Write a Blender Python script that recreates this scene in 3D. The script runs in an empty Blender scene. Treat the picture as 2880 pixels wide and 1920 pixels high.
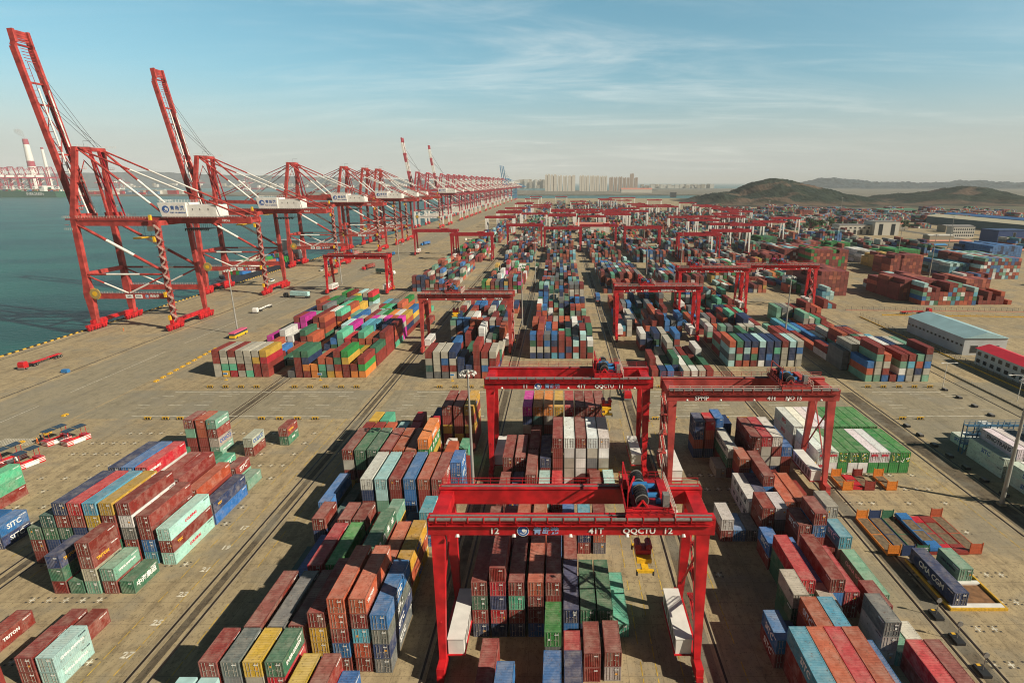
import bpy, math, random
import numpy as np
from mathutils import Vector, Matrix
from mathutils.bvhtree import BVHTree
R = math.radians
sc = bpy.context.scene
# ---------------------------------------------------------------- camera, sky, sun, exposure
CAMZ, PITCH, LENS, SHX = 70.02, 0.27955, 19.476, -0.0479
cam = bpy.data.objects.new('camera', bpy.data.cameras.new('camera'))
sc.collection.objects.link(cam); sc.camera = cam
cam.location = (0, 0, CAMZ); cam.rotation_euler = (math.pi/2-PITCH, 0, 0)
cam.data.sensor_width = 36; cam.data.lens = LENS; cam.data.shift_x = SHX
cam.data.clip_start = 0.5; cam.data.clip_end = 60000
SUN_EL, SUN_AZ = R(33), math.atan2(0.92, -0.39)      # azimuth from +Y towards +X
sun = bpy.data.objects.new('sun', bpy.data.lights.new('sun', 'SUN'))
sc.collection.objects.link(sun)
sun.data.energy = 5.0; sun.data.angle = R(0.5); sun.data.color = (1.0, 0.90, 0.72)
sd = Vector((math.sin(SUN_AZ)*math.cos(SUN_EL), math.cos(SUN_AZ)*math.cos(SUN_EL), math.sin(SUN_EL)))
sun.rotation_euler = sd.to_track_quat('Z', 'Y').to_euler(); sun.location = (300, -200, 300)
sc.view_settings.view_transform = 'Standard'; sc.view_settings.look = 'None'
sc.view_settings.exposure = 0.38; sc.view_settings.gamma = 1.0
HAZE, HAZECOL, HAZEG = 6e-5, (.92,.96,.97), -0.1
sc.cycles.volume_bounces = 0; sc.cycles.diffuse_bounces = 2; sc.cycles.filter_width = 1.05
SKYSTR, SKYHUE, SKYSAT, CLOUD, CLOUDCOL = 0.108, 0.462, 1.12, 0.85, (8.0, 7.9, 7.2)
wd = bpy.data.worlds.new('World'); sc.world = wd; wd.use_nodes = True
wn, wl = wd.node_tree.nodes, wd.node_tree.links
bg = wn['Background']
sky = wn.new('ShaderNodeTexSky'); sky.sky_type = 'NISHITA'; sky.sun_disc = False
sky.sun_elevation = SUN_EL; sky.sun_rotation = SUN_AZ
sky.air_density = 1.0; sky.dust_density = 2.0; sky.ozone_density = 3.0
def nd(nt, typ, **kw):
    n = nt.nodes.new(typ)
    for k, v in kw.items():
        if k in n.inputs.keys() if hasattr(n.inputs, 'keys') else False: n.inputs[k].default_value = v
        else: setattr(n, k, v)
    return n
# thin high cloud: streaked noise on the sky's own direction, projected on a flat layer overhead
def wm(op, a_, b_=None, c_=None):
    n = wn.new('ShaderNodeMath'); n.operation = op
    for i, v in enumerate((a_, b_, c_)):
        if v is None: continue
        if isinstance(v, (int, float)): n.inputs[i].default_value = v
        else: wl.new(v, n.inputs[i])
    return n.outputs[0]
tc = wn.new('ShaderNodeTexCoord'); sep = wn.new('ShaderNodeSeparateXYZ'); wl.new(tc.outputs['Generated'], sep.inputs[0])
zc = wm('ADD', wm('MAXIMUM', sep.outputs['Z'], 0.0), 0.10)
cb = wn.new('ShaderNodeCombineXYZ'); wl.new(wm('DIVIDE', sep.outputs['X'], zc), cb.inputs[0]); wl.new(wm('DIVIDE', sep.outputs['Y'], zc), cb.inputs[1])
def cloud(scale, rot, loc, lo, hi, det, ns):
    mp = wn.new('ShaderNodeMapping'); wl.new(cb.outputs[0], mp.inputs[0]); mp.inputs['Scale'].default_value = scale; mp.inputs['Rotation'].default_value = (0,0,R(rot)); mp.inputs['Location'].default_value = loc
    nz = wn.new('ShaderNodeTexNoise'); nz.inputs['Scale'].default_value = ns; nz.inputs['Detail'].default_value = det; nz.inputs['Roughness'].default_value = .62; nz.inputs['Distortion'].default_value = .9
    wl.new(mp.outputs[0], nz.inputs[0]); r = wn.new('ShaderNodeMapRange'); r.interpolation_type = 'SMOOTHSTEP'; wl.new(nz.outputs[0], r.inputs[0]); r.inputs[1].default_value = lo; r.inputs[2].default_value = hi; return r.outputs[0]
c1 = cloud((.45,1.15,1), 18, (5.2,1.1,0), .45, .86, 12, .9); c2 = cloud((.22,.5,1), 8, (1.3,7.7,0), .38, .72, 3, .6); c3 = cloud((.6,1.7,1), 26, (2.7,3.3,0), .45, .85, 12, 1.6)
cf = wm('MULTIPLY', wm('MULTIPLY', wm('ADD', wm('MULTIPLY', c1, .75), wm('MULTIPLY', c3, .3)), wm('ADD', wm('MULTIPLY', c2, .85), .15)), CLOUD)
lp = wm('SUBTRACT', 1.0, wm('MINIMUM', wm('MULTIPLY', wm('MAXIMUM', wm('SUBTRACT', -0.05, sep.outputs['Z']), 0), 50), 1))
cf = wm('MULTIPLY', cf, lp)
hs = wn.new('ShaderNodeHueSaturation'); wl.new(sky.outputs[0], hs.inputs['Color']); hs.inputs['Hue'].default_value = SKYHUE; hs.inputs['Saturation'].default_value = SKYSAT; hs.inputs['Value'].default_value = 1.0
mx = wn.new('ShaderNodeMix'); mx.data_type = 'RGBA'
hzf = wn.new('ShaderNodeMapRange'); hzf.interpolation_type = 'SMOOTHSTEP'; wl.new(sep.outputs['Z'], hzf.inputs[0]); hzf.inputs[1].default_value = .17; hzf.inputs[2].default_value = -.01; hzf.inputs[3].default_value = 0; hzf.inputs[4].default_value = .85
hm = wn.new('ShaderNodeMix'); hm.data_type = 'RGBA'; wl.new(hzf.outputs[0], hm.inputs['Factor']); wl.new(hs.outputs[0], hm.inputs['A']); hm.inputs['B'].default_value = (4.5,4.85,4.6,1)
wl.new(cf, mx.inputs['Factor']); wl.new(hm.outputs['Result'], mx.inputs['A']); mx.inputs['B'].default_value = (*CLOUDCOL, 1)
dk = wn.new('ShaderNodeMapRange'); dk.interpolation_type = 'SMOOTHSTEP'; wl.new(sep.outputs['Z'], dk.inputs[0]); dk.inputs[1].default_value = .30; dk.inputs[2].default_value = .62; dk.inputs[3].default_value = 1; dk.inputs[4].default_value = .16  # overhead sky, above the view, dimmed to weaken fill light in shadows
bk = wn.new('ShaderNodeMapRange'); bk.interpolation_type = 'SMOOTHSTEP'; wl.new(sep.outputs['Y'], bk.inputs[0]); bk.inputs[1].default_value = -.5; bk.inputs[2].default_value = .3; bk.inputs[3].default_value = .25; bk.inputs[4].default_value = 1  # unseen sky behind the camera dimmed as well, for darker shadows
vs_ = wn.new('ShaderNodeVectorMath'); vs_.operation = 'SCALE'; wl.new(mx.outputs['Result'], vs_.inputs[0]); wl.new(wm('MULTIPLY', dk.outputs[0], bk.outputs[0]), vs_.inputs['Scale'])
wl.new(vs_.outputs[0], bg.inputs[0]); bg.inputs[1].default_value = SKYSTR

# ---------------------------------------------------------------- helpers
def link(o): sc.collection.objects.link(o); return o
def tag(o, label=None, cat=None, group=None, kind=None):
    if label: o['label'] = label
    if cat: o['category'] = cat
    if group: o['group'] = group
    if kind: o['kind'] = kind
    return o
def empty(name, loc, label, cat, group=None, rz=0):
    o = link(bpy.data.objects.new(name, None)); o.location = loc; o.rotation_euler.z = rz
    o.empty_display_size = .1
    return tag(o, label, cat, group)
_pm = {}
def mat(name, col, rough=.6, metal=0., noise=0., nscale=3., bump=0., emit=None, objcol=False, spec=.4):
    if name in _pm: return _pm[name]
    m = bpy.data.materials.new(name); m.use_nodes = True; nt = m.node_tree
    b = nt.nodes['Principled BSDF']; b.inputs['Roughness'].default_value = rough; b.inputs['Metallic'].default_value = metal
    b.inputs['Specular IOR Level'].default_value = spec
    b.inputs['Base Color'].default_value = (*col, 1)
    if noise:
        t = nt.nodes.new('ShaderNodeTexCoord'); n = nt.nodes.new('ShaderNodeTexNoise'); n.inputs['Scale'].default_value = nscale; n.inputs['Detail'].default_value = 6
        nt.links.new(t.outputs['Object'], n.inputs[0])
        r = nt.nodes.new('ShaderNodeMapRange'); nt.links.new(n.outputs[0], r.inputs[0])
        r.inputs[1].default_value = .36; r.inputs[2].default_value = .64; r.inputs[3].default_value = 1-noise; r.inputs[4].default_value = 1+noise*.6
        v = nt.nodes.new('ShaderNodeVectorMath'); v.operation = 'SCALE'; v.inputs[0].default_value = col
        nt.links.new(r.outputs[0], v.inputs['Scale']); nt.links.new(v.outputs[0], b.inputs['Base Color'])
    if emit: b.inputs['Emission Color'].default_value = (*emit, 1); b.inputs['Emission Strength'].default_value = 1
    _pm[name] = m; return m

class MB:
    def __init__(s): s.v = []; s.f = []; s.m = []; s.mats = []
    def mi(s, m):
        if m not in s.mats: s.mats.append(m)
        return s.mats.index(m)
    def add(s, vs, fs, m):
        k = len(s.v); i = s.mi(m); s.v += [tuple(v) for v in vs]
        s.f += [tuple(a+k for a in f) for f in fs]; s.m += [i]*len(fs)
    def box(s, x0, x1, y0, y1, z0, z1, m):
        s.add([(x0,y0,z0),(x1,y0,z0),(x1,y1,z0),(x0,y1,z0),(x0,y0,z1),(x1,y0,z1),(x1,y1,z1),(x0,y1,z1)],
              [(0,3,2,1),(4,5,6,7),(0,1,5,4),(1,2,6,5),(2,3,7,6),(3,0,4,7)], m)
    def bar(s, a, b, w, h, m, w2=None, h2=None, up=(0,0,1)):
        a, b = Vector(a), Vector(b); d = (b-a).normalized(); u = Vector(up)
        if abs(d.dot(u)) > .98: u = Vector((0,1,0))
        x = d.cross(u).normalized(); z = x.cross(d); w2 = w if w2 is None else w2; h2 = h if h2 is None else h2
        vs = []
        for p, ww, hh in ((a,w,h),(b,w2,h2)):
            for sx, sz in ((-1,-1),(1,-1),(1,1),(-1,1)): vs.append(p+x*(sx*ww/2)+z*(sz*hh/2))
        s.add(vs, [(3,2,1,0),(4,5,6,7),(0,1,5,4),(1,2,6,5),(2,3,7,6),(3,0,4,7)], m)
    def tube(s, a, b, r, m, n=8, r2=None):
        a, b = Vector(a), Vector(b); d = (b-a).normalized(); u = Vector((0,0,1)) if abs(d.z) < .95 else Vector((0,1,0))
        x = d.cross(u).normalized(); z = x.cross(d); r2 = r if r2 is None else r2; vs = []
        for p, rr in ((a,r),(b,r2)):
            for k in range(n):
                t = 2*math.pi*k/n; vs.append(p+x*(rr*math.cos(t))+z*(rr*math.sin(t)))
        s.add(vs, [(k,(k+1)%n,n+(k+1)%n,n+k) for k in range(n)]+[tuple(range(n-1,-1,-1)), tuple(range(n,2*n))], m)
    def band(s, a, b, r, ms, cuts, n=8):      # tube with painted bands
        a, b = Vector(a), Vector(b); t = [0]+cuts+[1]
        for i in range(len(t)-1): s.tube(a.lerp(b,t[i]), a.lerp(b,t[i+1]), r, ms[i%len(ms)], n)
    def rail(s, a, b, m, h=1.1, step=2.5, t=.07):
        a, b = Vector(a), Vector(b); L = (b-a).length; n = max(1, round(L/step))
        for hh in (h, h*.55): s.bar(a+Vector((0,0,hh)), b+Vector((0,0,hh)), t, t, m)
        for k in range(n+1):
            p = a.lerp(b, k/n); s.bar(p, p+Vector((0,0,h)), t, t, m, up=(1,0,0))
    def obj(s, name, parent=None, smooth=False):
        me = bpy.data.meshes.new(name); me.from_pydata(s.v, [], s.f)
        for m in s.mats: me.materials.append(m)
        if len(s.mats) > 1: me.polygons.foreach_set('material_index', s.m)
        if smooth: me.polygons.foreach_set('use_smooth', [True]*len(me.polygons))
        me.update(); o = link(bpy.data.objects.new(name, me))
        if parent: o.parent = parent
        return o
_tx = {}
def text_mesh(txt, m, size=1., ex=.012, bold=.0):
    k = (txt, m.name, size, bold)
    if k not in _tx:
        c = bpy.data.curves.new('lettering', 'FONT'); c.body = txt; c.size = size; c.extrude = ex; c.offset = bold
        c.align_x = 'CENTER'; c.align_y = 'CENTER'; c.resolution_u = 2
        o = bpy.data.objects.new('lettering', c); sc.collection.objects.link(o)
        dg = bpy.context.evaluated_depsgraph_get(); me = bpy.data.meshes.new_from_object(o.evaluated_get(dg))
        me.materials.clear(); me.materials.append(m); bpy.data.objects.remove(o); _tx[k] = me
    return _tx[k]
def text(txt, m, loc, size, parent=None, facing='-y', name='lettering', sx=1., bold=.02):
    o = link(bpy.data.objects.new(name, text_mesh(txt, m, size, bold=bold))); o.location = loc
    o.rotation_euler = {'-y': (R(90),0,0), '+x': (R(90),0,R(90)), '-x': (R(90),0,R(-90)), 'up': (0,0,0), 'up90': (0,0,R(90))}[facing]
    o.scale = (sx,1,1)
    if parent: o.parent = parent
    return o
def kids(o, _c={}):
    return [c for c in o.children]
def copy_tree(o, parent=None):
    c = o.copy(); sc.collection.objects.link(c); c.parent = parent
    for ch in TREE.get(o.name, []): copy_tree(ch, c)
    return c
TREE = {}
def index_tree():
    TREE.clear()
    for ob in bpy.data.objects:
        if ob.parent: TREE.setdefault(ob.parent.name, []).append(ob)

# ---------------------------------------------------------------- ground, water, markings
def ground_mat(name, c1, c2, c3, joint=0., stain=.5, sc1=.02, jm=5.):
    m = bpy.data.materials.new(name); m.use_nodes = True; nt = m.node_tree; L = nt.links
    b = nt.nodes['Principled BSDF']; b.inputs['Roughness'].default_value = .85; b.inputs['Specular IOR Level'].default_value = .25
    t = nt.nodes.new('ShaderNodeTexCoord')
    def noise(s, d, off=(0,0,0), scl=(1,1,1)):
        mpn = nt.nodes.new('ShaderNodeMapping'); mpn.inputs['Scale'].default_value = scl; mpn.inputs['Location'].default_value = off
        L.new(t.outputs['Object'], mpn.inputs[0]); n = nt.nodes.new('ShaderNodeTexNoise'); n.inputs['Scale'].default_value = s; n.inputs['Detail'].default_value = d
        n.inputs['Roughness'].default_value = .65; L.new(mpn.outputs[0], n.inputs[0]); return n
    def mix(f, a, bcol):
        x = nt.nodes.new('ShaderNodeMix'); x.data_type = 'RGBA'
        if isinstance(f, float): x.inputs['Factor'].default_value = f
        else: L.new(f, x.inputs['Factor'])
        for k, v in (('A', a), ('B', bcol)):
            if isinstance(v, tuple): x.inputs[k].default_value = (*v, 1)
            else: L.new(v, x.inputs[k])
        return x.outputs['Result']
    def ramp(n, a, c):
        r = nt.nodes.new('ShaderNodeMapRange'); L.new(n, r.inputs[0]); r.inputs[1].default_value = a; r.inputs[2].default_value = c; return r.outputs[0]
    n1 = noise(sc1, 8, scl=(1,.5,1)); n2 = noise(.35, 6, (9,3,0)); n3 = noise(1.6, 4, (2,8,0), (1,.6,1))
    col = mix(ramp(n1.outputs[0], .35, .65), c1, c2)
    f2 = nt.nodes.new('ShaderNodeMath'); f2.operation = 'MULTIPLY'; L.new(ramp(n2.outputs[0], .50, .62), f2.inputs[0]); f2.inputs[1].default_value = stain
    col = mix(f2.outputs[0], col, c3)
    f3 = nt.nodes.new('ShaderNodeMath'); f3.operation = 'MULTIPLY'; L.new(ramp(n3.outputs[0], .56, .62), f3.inputs[0]); f3.inputs[1].default_value = stain*.8
    col = mix(f3.outputs[0], col, tuple(x*.45 for x in c3))
    n4 = noise(.5, 5, (5,1,0), (1,.09,1)); f5 = nt.nodes.new('ShaderNodeMath'); f5.operation = 'MULTIPLY'; L.new(ramp(n4.outputs[0], .49, .6), f5.inputs[0]); f5.inputs[1].default_value = .42*stain+.08
    col = mix(f5.outputs[0], col, tuple(x*.6 for x in c3))
    n5 = noise(.06, 4, (31,8,0)); f6 = nt.nodes.new('ShaderNodeMath'); f6.operation = 'MULTIPLY'; L.new(ramp(n5.outputs[0], .5, .62), f6.inputs[0]); f6.inputs[1].default_value = .6
    col = mix(f6.outputs[0], col, (.235,.215,.17))
    n6 = noise(3.2, 3, (3,18,0)); f7 = nt.nodes.new('ShaderNodeMath'); f7.operation = 'MULTIPLY'; L.new(ramp(n6.outputs[0], .60, .64), f7.inputs[0]); f7.inputs[1].default_value = stain
    col = mix(f7.outputs[0], col, (.03,.025,.02))
    if joint:
        br = nt.nodes.new('ShaderNodeTexBrick'); br.offset = 0; br.inputs['Scale'].default_value = 1.; br.inputs['Mortar Size'].default_value = .06
        br.inputs['Brick Width'].default_value = jm; br.inputs['Row Height'].default_value = jm; br.inputs['Color1'].default_value = (0,0,0,1); br.inputs['Color2'].default_value = (.35,.35,.35,1); br.inputs['Mortar'].default_value = (1,1,1,1)
        L.new(t.outputs['Object'], br.inputs['Vector'])
        f4 = nt.nodes.new('ShaderNodeMath'); f4.operation = 'MULTIPLY'; L.new(br.outputs['Color'], f4.inputs[0]); f4.inputs[1].default_value = joint
        col = mix(f4.outputs[0], col, tuple(x*.5 for x in c3))
    L.new(col, b.inputs['Base Color']); return m
QX = -234.5
G_CONC = ground_mat('ground_concrete', (.44,.345,.205), (.35,.28,.17), (.19,.145,.09), joint=.35)
G_ASPH = ground_mat('road_concrete', (.33,.28,.19), (.27,.235,.165), (.15,.13,.09), joint=.2, stain=.35)
G_DARK = ground_mat('dark_strip', (.115,.09,.062), (.15,.12,.08), (.05,.04,.03), stain=.7, sc1=.05)
G_EDGE = mat('kerb_concrete', (.33,.27,.18), .8, noise=.25, nscale=.5)
def sheet(name, rects, m, z, kind='structure'):
    b = MB()
    for x0,x1,y0,y1 in rects: b.add([(x0,y0,z),(x1,y0,z),(x1,y1,z),(x0,y1,z)], [(0,1,2,3)], m)
    return tag(b.obj(name), kind=kind)
b = MB()
b.add([(QX,-60,0),(2600,-60,0),(2600,2600,0),(QX,2600,0),(QX,-60,-6),(QX,2600,-6),(2600,2600,-6)],[(0,1,2,3),(0,3,5,4),(3,2,6,5)],G_CONC)
tag(b.obj('ground'), kind='structure')
sheet('quay_road', [(-186,-151,-40,2300)], G_ASPH, .004)
sheet('cross_road', [(-150,-65,157.5,182),(-58,19,157.5,182),(26,60,157.5,182),(66,94,157.5,182),(104,159,120,190),(-150,-65,334,352),(-58,19,334,352),(26,60,334,352),(66,94,334,352)], G_ASPH, .005)
sheet('dark_strip', [(-62.6,-61.2,-20,700),(-103.2,-101.6,-20,700),(-19.8,-18.0,-20,700),(21.4,23.4,-20,700),(96.5,101,-20,180),(62,64.6,-20,300)], G_DARK, .006)
sheet('kerb_strip', [(x-.45,x+.45,-20,1200) for x in (-63.6,-60.2,-104.2,-100.6,-20.6,-17.2,20.6,24.2,61.3,65.2,95.3,102)], G_EDGE, .008)
b = MB(); M_RAIL = mat('rail_steel', (.05,.035,.03), .5, .6)
for x in (-63.6,-60.2,-104.2,-100.6,-20.6,-17.2,20.6,24.2,61.3,65.2,95.3,102,142.5,-230,-189):
    b.box(x-.17, x+.17, -20, 1500, .012, .07, M_RAIL)
tag(b.obj('crane_rails'), kind='structure')
# water
m = bpy.data.materials.new('sea_water'); m.use_nodes = True; nt = m.node_tree; bs = nt.nodes['Principled BSDF']
bs.inputs['Base Color'].default_value = (.022,.105,.105,1); bs.inputs['Roughness'].default_value = .3; bs.inputs['IOR'].default_value = 1.33; bs.inputs['Specular IOR Level'].default_value = .1
t = nt.nodes.new('ShaderNodeTexCoord'); n = nt.nodes.new('ShaderNodeTexNoise'); n.inputs['Scale'].default_value = .35; n.inputs['Detail'].default_value = 8; n.inputs['Roughness'].default_value=.62
mpp = nt.nodes.new('ShaderNodeMapping'); mpp.inputs['Scale'].default_value = (.5,1.3,1); mpp.inputs['Rotation'].default_value=(0,0,.35); nt.links.new(t.outputs['Object'], mpp.inputs[0]); nt.links.new(mpp.outputs[0], n.inputs[0])
bu = nt.nodes.new('ShaderNodeBump'); bu.inputs['Strength'].default_value = 1.0; bu.inputs['Distance'].default_value = 1.6; nt.links.new(n.outputs[0], bu.inputs['Height']); nt.links.new(bu.outputs[0], bs.inputs['Normal'])
n2 = nt.nodes.new('ShaderNodeTexNoise'); n2.inputs['Scale'].default_value = .012; n2.inputs['Detail'].default_value=5; nt.links.new(mpp.outputs[0], n2.inputs[0])
rr = nt.nodes.new('ShaderNodeValToRGB'); rr.color_ramp.elements[0].position=.44; rr.color_ramp.elements[1].position=.57
rr.color_ramp.elements[0].color=(.010,.072,.072,1); rr.color_ramp.elements[1].color=(.018,.115,.102,1)
nt.links.new(n2.outputs[0], rr.inputs[0]); nt.links.new(rr.outputs[0], bs.inputs['Base Color'])
M_SEA = m
b = MB(); b.add([(-30000,-3000,-4),(30000,-3000,-4),(30000,50000,-4),(-30000,50000,-4)],[(0,1,2,3)],M_SEA)
tag(b.obj('sea'), kind='structure')
# painted markings
M_WP = mat('white_road_paint', (.62,.58,.48), .7, noise=.35, nscale=.8); M_YP = mat('yellow_road_paint', (.5,.33,.05), .7, noise=.4, nscale=.8)
rects = []
for Y in (159.6, 180.0):
    for x0,x1 in ((-134,-72),(-50,-24),(-12,12),(30,58),(66,92),(108,132)):
        rects.append((x0, x1, Y, Y+.28))
random.seed(3)
for Y in (162.3,164.6,166.2,168.4,171.5,174.2,176.4,178.0):
    for x0,x1 in ((-140,-106),(-98,-66),(-56,-22),(-14,18),(28,58),(66,92),(106,140)):
        x = x0+random.uniform(0,6)
        while x < x1-5:
            if random.random() < .62: rects.append((x, x+random.uniform(3,5), Y, Y+.2))
            x += random.uniform(8,12)
x = -170.4
for y in range(60, 900, 1): 
    if y % 60 < 48: rects.append((x, x+.22, y, y+1.0))
for k in range(14): rects.append((-158+.55*k*1.4, -157.7+.55*k*1.4, 139.5, 144))
sheet('white_road_lines', rects, M_WP, .013)
rects = []
for x in (-66.2,-57.6,-70.1, 18.0, 14.2, 12.0, 27.3, 91.5, -107,-98):
    for y in range(44, 156, 3):
        if random.random() < .8: rects.append((x, x+.16, y, y+2.6))
sheet('yellow_road_lines', rects, M_YP, .014)
# container slot marks: white cross with four dark pads
b = MB(); M_PAD = mat('dark_pad', (.05,.045,.04), .8)
def slot(x, y):
    if random.random() < .3: return
    k_ = .62
    b.add([(x-.5,y-.11,.015),(x+.5,y-.11,.015),(x+.5,y+.11,.015),(x-.5,y+.11,.015)],[(0,1,2,3)],M_WP)
    b.add([(x-.11,y-.6,.016),(x+.11,y-.6,.016),(x+.11,y+.6,.016),(x-.11,y+.6,.016)],[(0,1,2,3)],M_WP)
    for sx in (-1,1):
        for sy in (-1,1): b.add([(x+sx*.6-.2,y+sy*.55-.16,.017),(x+sx*.6+.2,y+sy*.55-.16,.017),(x+sx*.6+.2,y+sy*.55+.16,.017),(x+sx*.6-.2,y+sy*.55+.16,.017)],[(0,1,2,3)],M_PAD)
for y in (67.5,80.5,90,103,109.4,115.8,122,128.3,134.6,141,147.4):
    for k in range(12): slot(-131+2.95*k, y) if y > 100 else None
    for k in range(10): slot(-98.2+2.95*k, y)
for y in (60,67,74,80,87,100,104.6,110.8,117,123.4):
    for k in range(9):
        slot(65.3+2.75*k, y); 
        if y > 85: slot(-14.2+2.9*k, y); slot(29.3+2.7*k,y)
tag(b.obj('slot_marks'), kind='structure')
for nme, X, seq in (('-',-66.9,(19,21,23,25,27)),):
    for i, nn in enumerate((17,19,21,23,25,27)):
        o = text(str(nn), M_WP, (-66.9, 101.5-6.55*i, .02), 1.7, facing='up', bold=.05, name='slot_number'); tag(o, kind='structure')
# quay edge: yellow-black kerb blocks
b = MB(); M_Y = mat('safety_yellow', (.62,.36,.03), .55, noise=.25); M_K = mat('black_rubber', (.02,.02,.02), .7)
y = 120.
while y < 900:
    b.box(QX+.1, QX+.7, y, y+1.5, .0, .45, M_Y if int(y/1.7) % 2 else M_K); y += 1.7
tag(b.obj('quay_kerb'), kind='structure')
# ================================================================ containers
PAL = dict(r=(.235,.032,.024), R=(.46,.018,.03), o=(.42,.085,.035), O=(.62,.19,.025), y=(.55,.33,.035), g=(.17,.36,.25), G=(.045,.15,.085),
           m=(.09,.40,.25), c=(.36,.58,.58), b=(.03,.15,.40), n=(.025,.045,.12), l=(.085,.33,.45), w=(.66,.65,.62), k=(.42,.39,.32),
           t=(.035,.11,.10), p=(.55,.02,.30), e=(.15,.155,.16), E=(.03,.24,.05), W=(.78,.78,.77))
CNAME = dict(r='dark red', R='bright red', o='rust orange', O='orange', y='yellow', g='mint green', G='dark green', m='bright mint', c='pale cyan', b='blue',
             n='navy blue', l='light blue', w='off-white', k='cream', t='dark teal', p='magenta', e='grey', E='grass green', W='white')
HC = 2.6
def paint_material():
    m = bpy.data.materials.new('container_paint'); m.use_nodes = True; nt = m.node_tree; L = nt.links; b = nt.nodes['Principled BSDF']
    b.inputs['Roughness'].default_value = .62; b.inputs['Specular IOR Level'].default_value = .2
    oi = nt.nodes.new('ShaderNodeObjectInfo'); t = nt.nodes.new('ShaderNodeTexCoord')
    ad = nt.nodes.new('ShaderNodeVectorMath'); ad.operation = 'ADD'
    sc_ = nt.nodes.new('ShaderNodeVectorMath'); sc_.operation='SCALE'; sc_.inputs[0].default_value=(40,70,30); L.new(oi.outputs['Random'], sc_.inputs['Scale'])
    L.new(t.outputs['Object'], ad.inputs[0]); L.new(sc_.outputs[0], ad.inputs[1])
    def nz(s, d):
        n = nt.nodes.new('ShaderNodeTexNoise'); n.inputs['Scale'].default_value = s; n.inputs['Detail'].default_value = d; n.inputs['Roughness'].default_value=.7; L.new(ad.outputs[0], n.inputs[0]); return n.outputs[0]
    def mr(x, a, c, lo, hi):
        r = nt.nodes.new('ShaderNodeMapRange'); L.new(x, r.inputs[0]); r.inputs[1].default_value=a; r.inputs[2].default_value=c; r.inputs[3].default_value=lo; r.inputs[4].default_value=hi; return r.outputs[0]
    hs = nt.nodes.new('ShaderNodeHueSaturation'); L.new(oi.outputs['Color'], hs.inputs['Color']); L.new(mr(oi.outputs['Random'],0,1,.8,1.15), hs.inputs['Value']); 
    v = nt.nodes.new('ShaderNodeVectorMath'); v.operation='SCALE'; L.new(hs.outputs[0], v.inputs[0]); L.new(mr(nz(.9,5),.36,.64,.78,1.14), v.inputs['Scale'])
    x = nt.nodes.new('ShaderNodeMix'); x.data_type='RGBA'; L.new(mr(nz(.45,4),.44,.68,0,.4), x.inputs['Factor']); L.new(v.outputs[0], x.inputs['A']); x.inputs['B'].default_value=(.33,.29,.24,1)
    x2 = nt.nodes.new('ShaderNodeMix'); x2.data_type='RGBA'; L.new(mr(nz(2.2,6),.58,.64,0,.65), x2.inputs['Factor']); L.new(x.outputs['Result'], x2.inputs['A']); x2.inputs['B'].default_value=(.10,.05,.03,1)
    L.new(x2.outputs['Result'], b.inputs['Base Color']); return m
M_CP = paint_material()
M_BAR = mat('galvanised_lock_bar', (.42,.38,.33), .5, .3)
M_WL = mat('white_lettering', (.75,.75,.73), .6); M_BL = mat('blue_lettering', (.03,.10,.33), .6); M_RL = mat('red_lettering', (.6,.02,.05), .6); M_YL = mat('yellow_lettering', (.75,.4,.03), .6); M_DL = mat('dark_lettering', (.04,.05,.07), .6)
LEN = {20: 6.06, 40: 12.19, 45: 13.7}
def zig(p0, p1, dirv, up, period, depth, n_out, m, b, h):
    "corrugated sheet from p0 to p1 along dirv, height h along up, bulging along n_out"
    p0 = Vector(p0); L = (Vector(p1)-p0).length; d = Vector(dirv); u = Vector(up)*h; n = Vector(n_out); prof = []
    k = max(2, round(L/period)); pr = L/k
    for i in range(k): prof += [(i*pr, 0), (i*pr+pr*.3, 0), (i*pr+pr*.5, depth), (i*pr+pr*.8, depth)]
    prof.append((L, 0)); vs = []; fs = []
    for s_, o_ in prof: q = p0+d*s_+n*o_; vs += [q, q+u]
    flip = d.cross(Vector(up)).dot(n) < 0
    for i in range(len(prof)-1):
        f = (2*i, 2*i+2, 2*i+3, 2*i+1); fs.append(f[::-1] if flip else f)
    b.add(vs, fs, m)
_tpl = {}
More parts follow.
